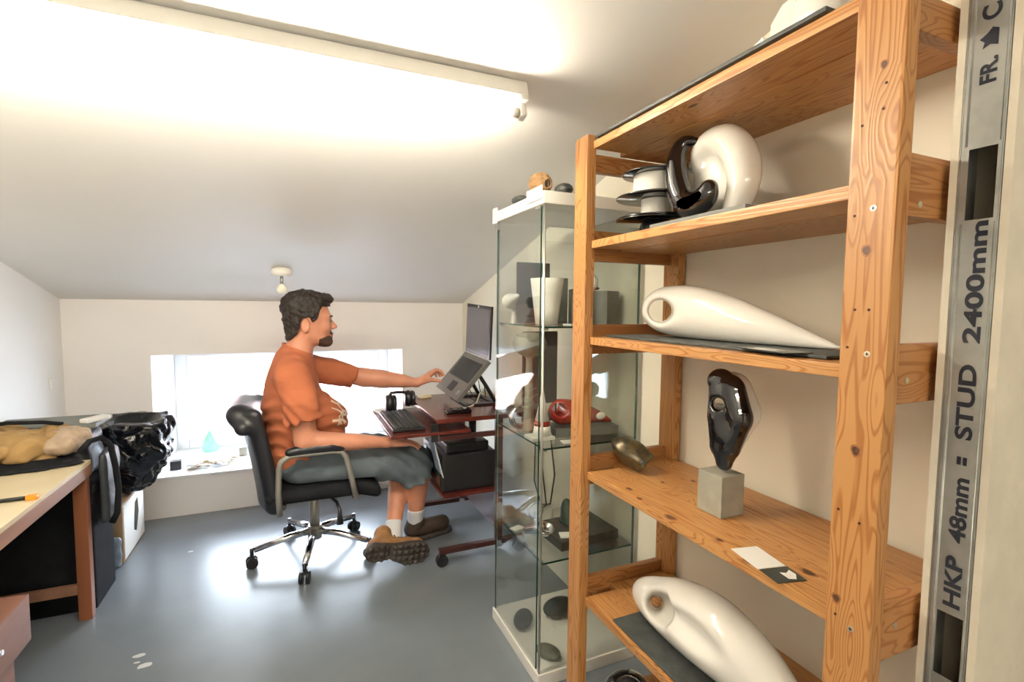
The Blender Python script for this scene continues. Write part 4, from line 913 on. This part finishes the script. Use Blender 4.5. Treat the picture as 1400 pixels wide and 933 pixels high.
def fhair(P):
    Q = headspace(P); d = fhead(P)-.013
    d = su(d, ell(Q, (.045, HY, 1.300), (.108, .080, .072)), .02); d = su(d, ell(Q, (.135, HY, 1.332), (.055, .058, .030)), .02)
    d = su(d, cap(Q, (.018, HY, 1.20), (.026, HY, 1.11), .066, .063), .02)
    d = d+.0055*wav(Q, 80, 1.0)+.0045*wav(Q, 170, 2.0)
    x, y, z = Q[:, 0], Q[:, 1], Q[:, 2]
    line = np.interp(x, [-.06, -.02, .012, .026, .064, .074, .10, .112, .125, .2], [1.112, 1.124, 1.160, 1.236, 1.240, 1.212, 1.228, 1.270, 1.292, 1.292])
    cut = (line-z)*.6
    return np.maximum(d, cut)
organic('hair', fhair, (-.08, HY-.12, 1.08), (.22, HY+.12, 1.40), .0038, 'hair', pr)
def fbrow(P):
    Q = headspace(P); Q = Q.copy(); Q[:, 1] = HY+np.abs(Q[:, 1]-HY); return chain(Q, [(.181, HY+.014, 1.240, .004), (.176, HY+.030, 1.245, .0045), (.160, HY+.045, 1.240, .003)], .003)
organic('eyebrow', fbrow, (.12, HY-.07, 1.22), (.21, HY+.08, 1.26), .0022, 'hair', pr)
def fbeard(P):
    Q = headspace(P); d = fhead(P)-.0022-.0006*wav(Q, 300); x, y, z = Q[:, 0], Q[:, 1], Q[:, 2]
    m_ = np.maximum(np.maximum(z-np.interp(x, [.05, .12, .15, .2], [1.118, 1.132, 1.146, 1.146]), .108-x), 1.08-z)
    mouth = ell(Q, (.178, HY, 1.145), (.02, .024, .0125)); ch_ = np.maximum(m_, -mouth)
    tash = np.maximum(np.maximum(z-1.172, 1.15-z), np.maximum(.150-x, np.abs(y-HY)-.030)); return np.maximum(d, np.minimum(ch_, tash))
organic('beard', fbeard, (.05, HY-.09, 1.06), (.22, HY+.09, 1.19), .003, 'stubble', pr)
def fshirt(P):
    t = ell(P, (-.010, HY, .925), (.118, .205, .155)); t = su(t, ell(P, (-.02, HY, .80), (.135, .195, .16)), .05)
    t = su(t, ell(P, (.075, HY, .70), (.175, .185, .145)), .07); t = su(t, ell(P, (.02, HY, .55), (.165, .195, .10)), .06); t = su(t, ell(P, (-.045, HY, .62), (.105, .17, .17)), .05)
    t = su(t, cap(P, (-.005, HY-.13, 1.005), (-.005, HY+.13, 1.005), .052), .04); t = su(t, cap(P, (.0, HY, 1.03), (.012, HY, 1.075), .085, .070), .03)
    s1 = chain(P, [(-.012, 2.545, .965, .082), (.024, 2.484, .84, .080), (.040, 2.474, .72, .084)], .02); s1 = np.maximum(s1, half(P, (.026, 2.48, .762), (.25, -.1, -1)))
    s2 = chain(P, [(.03, 2.90, .960, .085), (.20, 2.96, .925, .074), (.34, 2.972, .885, .066)], .02); s2 = np.maximum(s2, half(P, (.315, 2.97, .90), (1, .05, -.32)))
    d = su(su(t, s1, .006), s2, .02)
    x, y, z = P[:, 0], P[:, 1], P[:, 2]
    wr = .009*np.sin(z*105+x*38+3*np.sin(x*22)+2*np.sin(y*17))*np.clip((.92-z)*5, 0, 1)*np.clip((z-.5)*8, 0.2, 1)+.004*wav(P, 34, .7)
    d = d+wr
    d = np.maximum(d, half(P, (-.01, HY, 1.090), (.42, 0, 1)))             # neckline
    d = np.maximum(d, .455-z+.18*np.clip(x, -.2, .3)*-.6)
    d = np.maximum(d, .0+(x-.27)*.8-(z-.60))if False else d
    return d
organic('t_shirt', fshirt, (-.22, 2.36, .42), (.42, 3.1, 1.15), .0062, 'shirt', pr)
def fcoll(P):
    t = cap(P, (.0, HY, 1.03), (.012, HY, 1.075), .088, .073)
    return np.maximum(np.abs(t)-.004, np.abs(half(P, (-.01, HY, 1.087), (.42, 0, 1)))-.007)
organic('collar', fcoll, (-.12, HY-.12, 1.02), (.13, HY+.12, 1.13), .003, 'shirt', pr)
def fshorts(P):
    a = chain(P, [(.03, 2.635, .505, .095), (.30, 2.615, .490, .095), (.575, 2.60, .462, .088)], .04)
    a = su(a, chain(P, [(.575, 2.60, .462, .088), (.585, 2.612, .385, .088)], .01), .03); a = np.maximum(a, half(P, (.54, 2.61, .338), (.55, 0, -1)))
    b = chain(P, [(.03, 2.835, .505, .095), (.30, 2.85, .495, .092), (.54, 2.85, .465, .086), (.54, 2.83, .41, .078)], .04); b = np.maximum(b, half(P, (.52, 2.83, .375), (.3, -.25, -1)))
    c = ell(P, (.03, HY, .515), (.155, .20, .105)); d = su(su(a, b, .02), c, .04)
    d = d+.006*wav(P, 36, .3)+.006*np.sin(P[:, 0]*75+P[:, 2]*75+2*np.sin(P[:, 1]*30))*np.clip((P[:, 0]-.25)*4, 0, 1)
    return np.maximum(d, .436-P[:, 2]-np.clip(P[:, 0]-.36, 0, 1)*6)
organic('shorts', fshorts, (-.18, 2.46, .28), (.72, 3.0, .64), .006, 'shorts', pr)
# socks
organic('sock', lambda P: np.maximum(chain(P, [(.598, 2.660, .19, .047), (.595, 2.675, .12, .043), (.598, 2.68, .09, .036)], .01)+.0015*np.sin(P[:, 2]*400), P[:, 2]-.185), (.53, 2.6, .03), (.67, 2.75, .21), .004, 'sock', pr)
def fs2(P): return np.maximum(chain(P, [(.475, 2.61, .21, .046), (.455, 2.55, .155, .042), (.448, 2.52, .11, .042)], .01), half(P, (.462, 2.572, .178), (.2, .6, 1)))
organic('sock', fs2, (.38, 2.46, .06), (.55, 2.68, .24), .004, 'sock', pr)
# far boot, flat on the floor behind
def fb1(P):
    d = chain(P, [(.60, 2.68, .11, .048), (.58, 2.685, .065, .046), (.66, 2.70, .062, .045), (.76, 2.73, .055, .044)], .02); return np.maximum(d, half(P, (0, 0, .022), (0, 0, -1)))
b1 = organic('boot', fb1, (.50, 2.60, .0), (.84, 2.80, .18), .005, 'suede_d', pr)  # desk shade is put into this boot's colour
organic('sole', lambda P: np.maximum(chain(P*V3(1, 1, .3), [(.58, 2.685, .003, .050), (.66, 2.70, .003, .046), (.77, 2.732, .003, .050)], .02), np.maximum(P[:, 2]-.026, .001-P[:, 2])), (.5, 2.6, -.006), (.86, 2.82, .04), .004, 'sole', b1)
# near boot, lying on its edge with the sole toward the camera
bn = np.array([.05, -.97, -.16]); bn /= np.linalg.norm(bn); bd_ = np.array([.97, .02, -.10]); bd_ -= bn*(bd_@bn); bd_ /= np.linalg.norm(bd_); bw = np.cross(bn, bd_)
if bw[2] < 0: bw = -bw
BR = np.stack([bd_, bw, bn], 1).astype(np.float32); BO = V3(.452, 2.415, .078)      # centre of the sole
def bl(P): return (P-BO)@BR                 # u: heel->toe, v: up, w: out of the sole
def fsole(P):
    q = bl(P); u, v, w = q[:, 0], q[:, 1], q[:, 2]
    out = chain(np.stack([u, v, w*0], 1), [(-.118, .016, 0, .046), (-.03, .006, 0, .040), (.05, -.010, 0, .060), (.105, -.012, 0, .056)], .03)
    tread = .007*((np.sin(u*210) > -.2) & (np.sin(v*190+1) > -.4)); arch = .014*np.clip(1-np.abs(u+.045)/.03, 0, 1)
    return np.maximum(out, np.maximum(w-.008-tread+arch, -w-.022))*.8
def fboot(P):
    q = bl(P).astype(np.float32)
    d = chain(q, [(-.105, .014, -.045, .044), (-.02, .010, -.045, .042), (.05, -.002, -.042, .050), (.10, -.006, -.038, .047)], .03)
    d = su(d, chain(q, [(-.075, .01, -.05, .040), (-.055, .035, -.115, .046)], .02), .03)
    d = np.maximum(d, q[:, 2]+.018); return np.maximum(d+.0015*wav(P, 110), -(q[:, 2]+.150))
b2 = organic('boot', fboot, (.28, 2.38, .0), (.64, 2.62, .24), .0045, 'suede', pr)
organic('sole', fsole, (.28, 2.36, -.01), (.64, 2.50, .16), .0034, 'sole', b2)
g = G()
for i in range(4):
    a = V3(.02-.022*i, .030-.002*i+.004, -.052-.018*i); p1 = BO+BR@V3(a[0], .034+.004*i, a[2]+.02); p2 = BO+BR@V3(a[0]-.005, .046+.003*i, a[2]-.005); p3 = BO+BR@V3(a[0]-.01, .034, a[2]-.035)
    g.tube([tuple(p1), tuple(p2), tuple(p3)], .0028, 6)
g.out('laces', 'suede_d', b2)

# ================================================================= LEFT SIDE: BENCH AND CLUTTER
bt = thing('workbench', 'low wooden workbench with cream top against the left wall', 'table', (-.98, 1.85, 0))
G().box(XL+.002, -.783, .95, 2.56, .636, .652, .001).out('worktop', 'benchtop', bt)
G().box(-.8, -.782, .95, 2.56, .590, .6355, .002).out('front_rail', 'benchwood', bt)
G().box(XL+.002, -.8005, 2.54, 2.56, .590, .6355, .002).out('end_rail', 'benchwood', bt)
for (x, y) in ((-.828, 2.50), (-.828, .98), (XL+.004, 2.50), (XL+.004, .98)):
    G().box(x, x+.045, y-.005, y+.035, 0, .6355, .003).out('leg', 'benchleg', bt)
G().box(XL+.05, -.829, 2.505, 2.527, .108, .148, .002).out('stretcher', 'benchwood', bt)
# drawer sticking out at lower left
dr = thing('drawer_unit', 'reddish brown wooden drawer standing out from under the near end of the workbench', 'drawer', (-.93, 1.75, 0))
G().box(-1.08, -.782, 1.35, 1.995, .235, .385, .003).out('drawer_side', 'drawer', dr)
G().box(-1.09, -.80, 1.4, 1.93, .0, .232, .003).out('carcass', 'drawer', dr)
G().box(-1.05, -.80, 1.37, 1.975, .3852, .3862).out('inner_tray', 'benchtop', dr) if False else None
G().cyl((-.781, 1.79, .32), (-.765, 1.79, .32), .008).out('knob', 'chrome', dr)
# black box under and behind bench
cr = thing('storage_box', 'large black storage box under the far end of the workbench', 'box', (-.96, 2.75, 0))
G().box(-1.183, -.79, 2.575, 2.82, 0, .50, .01).out('body', 'blackfab', cr)
G().box(-1.185, -.785, 2.570, 2.83, .5005, .535, .008).out('lid', 'blackfab', cr)
G().box(-1.10, -1.04, 2.567, 2.569, .42, .47).out('label', 'yellow', cr)
organic('backpack', lambda P: rbox(P, (-.99, 2.73, .645), (.18, .13, .105), .05)+.012*wav(P, 20, 2.2)+.004*wav(P, 60), (-1.186, 2.565, .536), (-.77, 2.95, .84), .008, 'greybag', org=(-.98, 2.75, .537), label='dark grey nylon bag heaped on the black storage box behind the bench', cat='bag')
organic('shoulder_bag', lambda P: np.maximum(rbox(P, (-.752, 2.655, .52), (.020, .09, .155), .018)+.008*wav(P, 22, 1.1), -(P[:, 0]+.763)), (-.765, 2.52, .33), (-.69, 2.84, .70), .006, 'greybag', org=(-.737, 2.68, .37), label='dark grey bag hanging off the far end of the workbench', cat='bag')
g = G(); g.tube([(-.80, 2.50, .70), (-.775, 2.53, .735), (-.745, 2.56, .74), (-.722, 2.585, .70), (-.712, 2.60, .60), (-.708, 2.61, .50), (-.713, 2.60, .40), (-.73, 2.59, .36)], [.012]*8, 8); g.out('strap', 'blackfab', org=(-.75, 2.55, .65), label='broad black strap looping down over the hanging grey bag', cat='strap')
# dark folder / case behind
block('flat_case', -.99, 2.80, .757, .38, .22, .02, 'slate_grey', 'flat dark green case lying on the grey bag at the back', 'case', 0, .004)
block('paper_roll', -.815, 2.74, .778, .045, .11, .02, 'paper', 'crumpled white paper at the right end of the flat case', 'paper', -30, .008)
# tan canvas bag on bench
def ftan(P):
    d = rbox(P, (-1.04, 2.60, .725), (.165, .125, .062), .05); d = su(d, cap(P, (-1.15, 2.53, .715), (-.93, 2.53, .730), .055, .052), .03)
    return np.maximum(d+.014*wav(P, 26, 3.1)+.024*np.exp(-(wav(P, 34, 1.3)/.16)**2)+.005*np.sin(P[:, 0]*50+P[:, 2]*60+P[:, 1]*30), .664-P[:, 2])
tb = organic('jacket', ftan, (XL+.001, 2.42, .655), (-.86, 2.76, .83), .0055, 'tan', org=(-1.03, 2.58, .664), label='folded tan canvas jacket heaped on the far end of the workbench', cat='jacket')
organic('jacket_lining', lambda P: np.maximum(ell(P, (-.865, 2.58, .735), (.078, .11, .052))+.009*wav(P, 50, 1.2)+.004*wav(P, 110), .655-P[:, 2]), (-.97, 2.44, .655), (-.76, 2.73, .81), .005, 'tan2', tb)
organic('black_cloth', lambda P: np.maximum(ell(P, (-1.0, 2.52, .650), (.22, .10, .032))+.006*wav(P, 40, .4), .6530-P[:, 2]), (XL+.001, 2.40, .645), (-.77, 2.65, .70), .006, 'blackfab', org=(-1.0, 2.52, .653), label='black cloth spread beneath the tan jacket on the workbench', cat='cloth')
g = G(); g.tube([(-1.18, 2.58, .79), (-1.14, 2.60, .812), (-1.06, 2.62, .815), (-.96, 2.64, .806), (-.90, 2.66, .79)], .008, 8); g.out('strap', 'blackfab', org=(-1.05, 2.6, .79), label='thin black strap lying along the top of the tan jacket', cat='strap')
tl = thing('hand_tool', 'black handled tool with an orange tip near the bench edge', 'tool', (-.83, 2.10, .6525))
G().cyl((-.90, 2.095, .660), (-.815, 2.10, .660), .0065).out('handle', 'blackp', tl)
G().box(-.815, -.785, 2.088, 2.112, .6525, .668, .004).out('tip', 'orange', tl)
block('set_square', -.93, 2.02, .6526, .11, .09, .008, 'blackp', 'flat black piece on the workbench at the picture edge', 'tool', 35)
# cardboard box, blue bag, bin bag
cbx = thing('cardboard_box', 'tall printed cardboard box under the black bin bag', 'box', (-.92, 3.2, 0))
G().box(-1.02, -.80, 2.985, 3.36, 0, .30, .003).out('carton', 'card', cbx)
G().box(-.7995, -.7985, 3.0, 3.35, .012, .288).out('printed_side', 'paper', cbx)
G().poly([(-.798, 3.16, .10), (-.798, 3.20, .08), (-.798, 3.25, .17), (-.798, 3.24, .25), (-.798, 3.19, .24), (-.798, 3.17, .17)], (.0005, 0, 0)).out('black_print', 'ink', cbx)
organic('plastic_bag', lambda P: ell(P, (-.815, 2.955, .11), (.045, .03, .105))+.006*wav(P, 60, .4) if False else np.maximum(rbox(P, (-.835, 2.955, .075), (.035, .018, .075), .016)+.004*wav(P, 70, .4), .002-P[:, 2]), (-.88, 2.93, 0), (-.74, 2.984, .22), .005, 'bluebag', org=(-.815, 2.955, .002), label='pale blue plastic bag squeezed beside the cardboard box', cat='bag')
def fbin(P):
    x, y, z = P[:, 0], P[:, 1], P[:, 2]
    d = chain(P, [(-.80, 3.16, .42, .12), (-.785, 3.15, .56, .175), (-.78, 3.15, .64, .182)], .05)
    ridg = np.abs(wav(P, 19, .8)); r2 = np.abs(wav(P, 44, 2.4)); d = d-.034*ridg-.020*r2-.006*np.abs(wav(P, 95, .3))+.024
    d = np.maximum(d, z-.700-.02*wav(P, 22, .4)); d = ss(d, ell(P, (-.78, 3.15, .74), (.13, .13, .10)), .01)
    return np.maximum(d, .304-z)
organic('bin_bag', fbin, (-1.03, 2.93, .29), (-.53, 3.40, .76), .006, 'binbag', org=(-.78, 3.16, .304), label='full shiny black bin bag standing on the cardboard box', cat='bin bag')
# ---- sill
zs = WZ0+.0008
bo = thing('spray_bottle', 'translucent green cone bottle on the window sill', 'bottle', (-.56, 4.06, zs))
G().lathe((-.56, 4.06, zs), [(.05, 0), (.052, .03), (.045, .07), (.02, .12), (.012, .14)], 28).out('body', 'green', bo)
G().cyl((-.56, 4.06, zs+.141), (-.56, 4.06, zs+.17), .014).out('cap', 'green', bo)
random.seed(12)
lv = thing('leaf_litter', 'dry leaves and scraps lying on the window sill', 'leaves', (-.5, 3.70, zs))
for k in range(34):
    x = -.64+.27*random.random(); y = 3.62+.12*random.random()+.25*(x+.5); r = .018+.022*random.random(); a = random.random()*6; z = zs+.002+.030*random.random()
    g = G(); c, s = math.cos(a), math.sin(a)
    pts = [(x+c*u*r-s*v*r, y+s*u*r+c*v*r, z+.006*abs(v)+.004*random.random()) for u, v in ((-1.3, 0), (-.4, -.5), (.7, -.4), (1.3, 0), (.5, .5), (-.5, .45))]
    g.poly(pts, (0, 0, .001)); g.out('leaf', random.choice(['leaf', 'leaf', 'stone2', 'bluebag', 'tan2']), lv)
block('wooden_block', -.34, 3.86, zs, .05, .05, .06, 'concrete', 'small brown block on the sill behind the chair back', 'block', 8)
block('black_case', -.70, 3.68, zs, .06, .05, .055, 'blackp', 'small black box on the sill beside the bin bag', 'box', 5)

# groups for alike things
for o in bpy.data.objects:
    if o.parent is None and 'category' in o and 'group' not in o:
        b_ = o.name.split('.')[0]
        gname = {'slate_sheet': 'slate sheets under the sculptures', 'white_card': 'white cards in the cabinet', 'stone_block': 'grey blocks in the cabinet', 'stone_slab': 'slabs under the sculptures', 'cable': 'cables around the desk'}.get(b_)
        if b_ == 'stone': gname = 'stones on top of the cabinet' if o.location.z > 1 else 'stones on the cabinet floor'
        if gname: o['group'] = gname
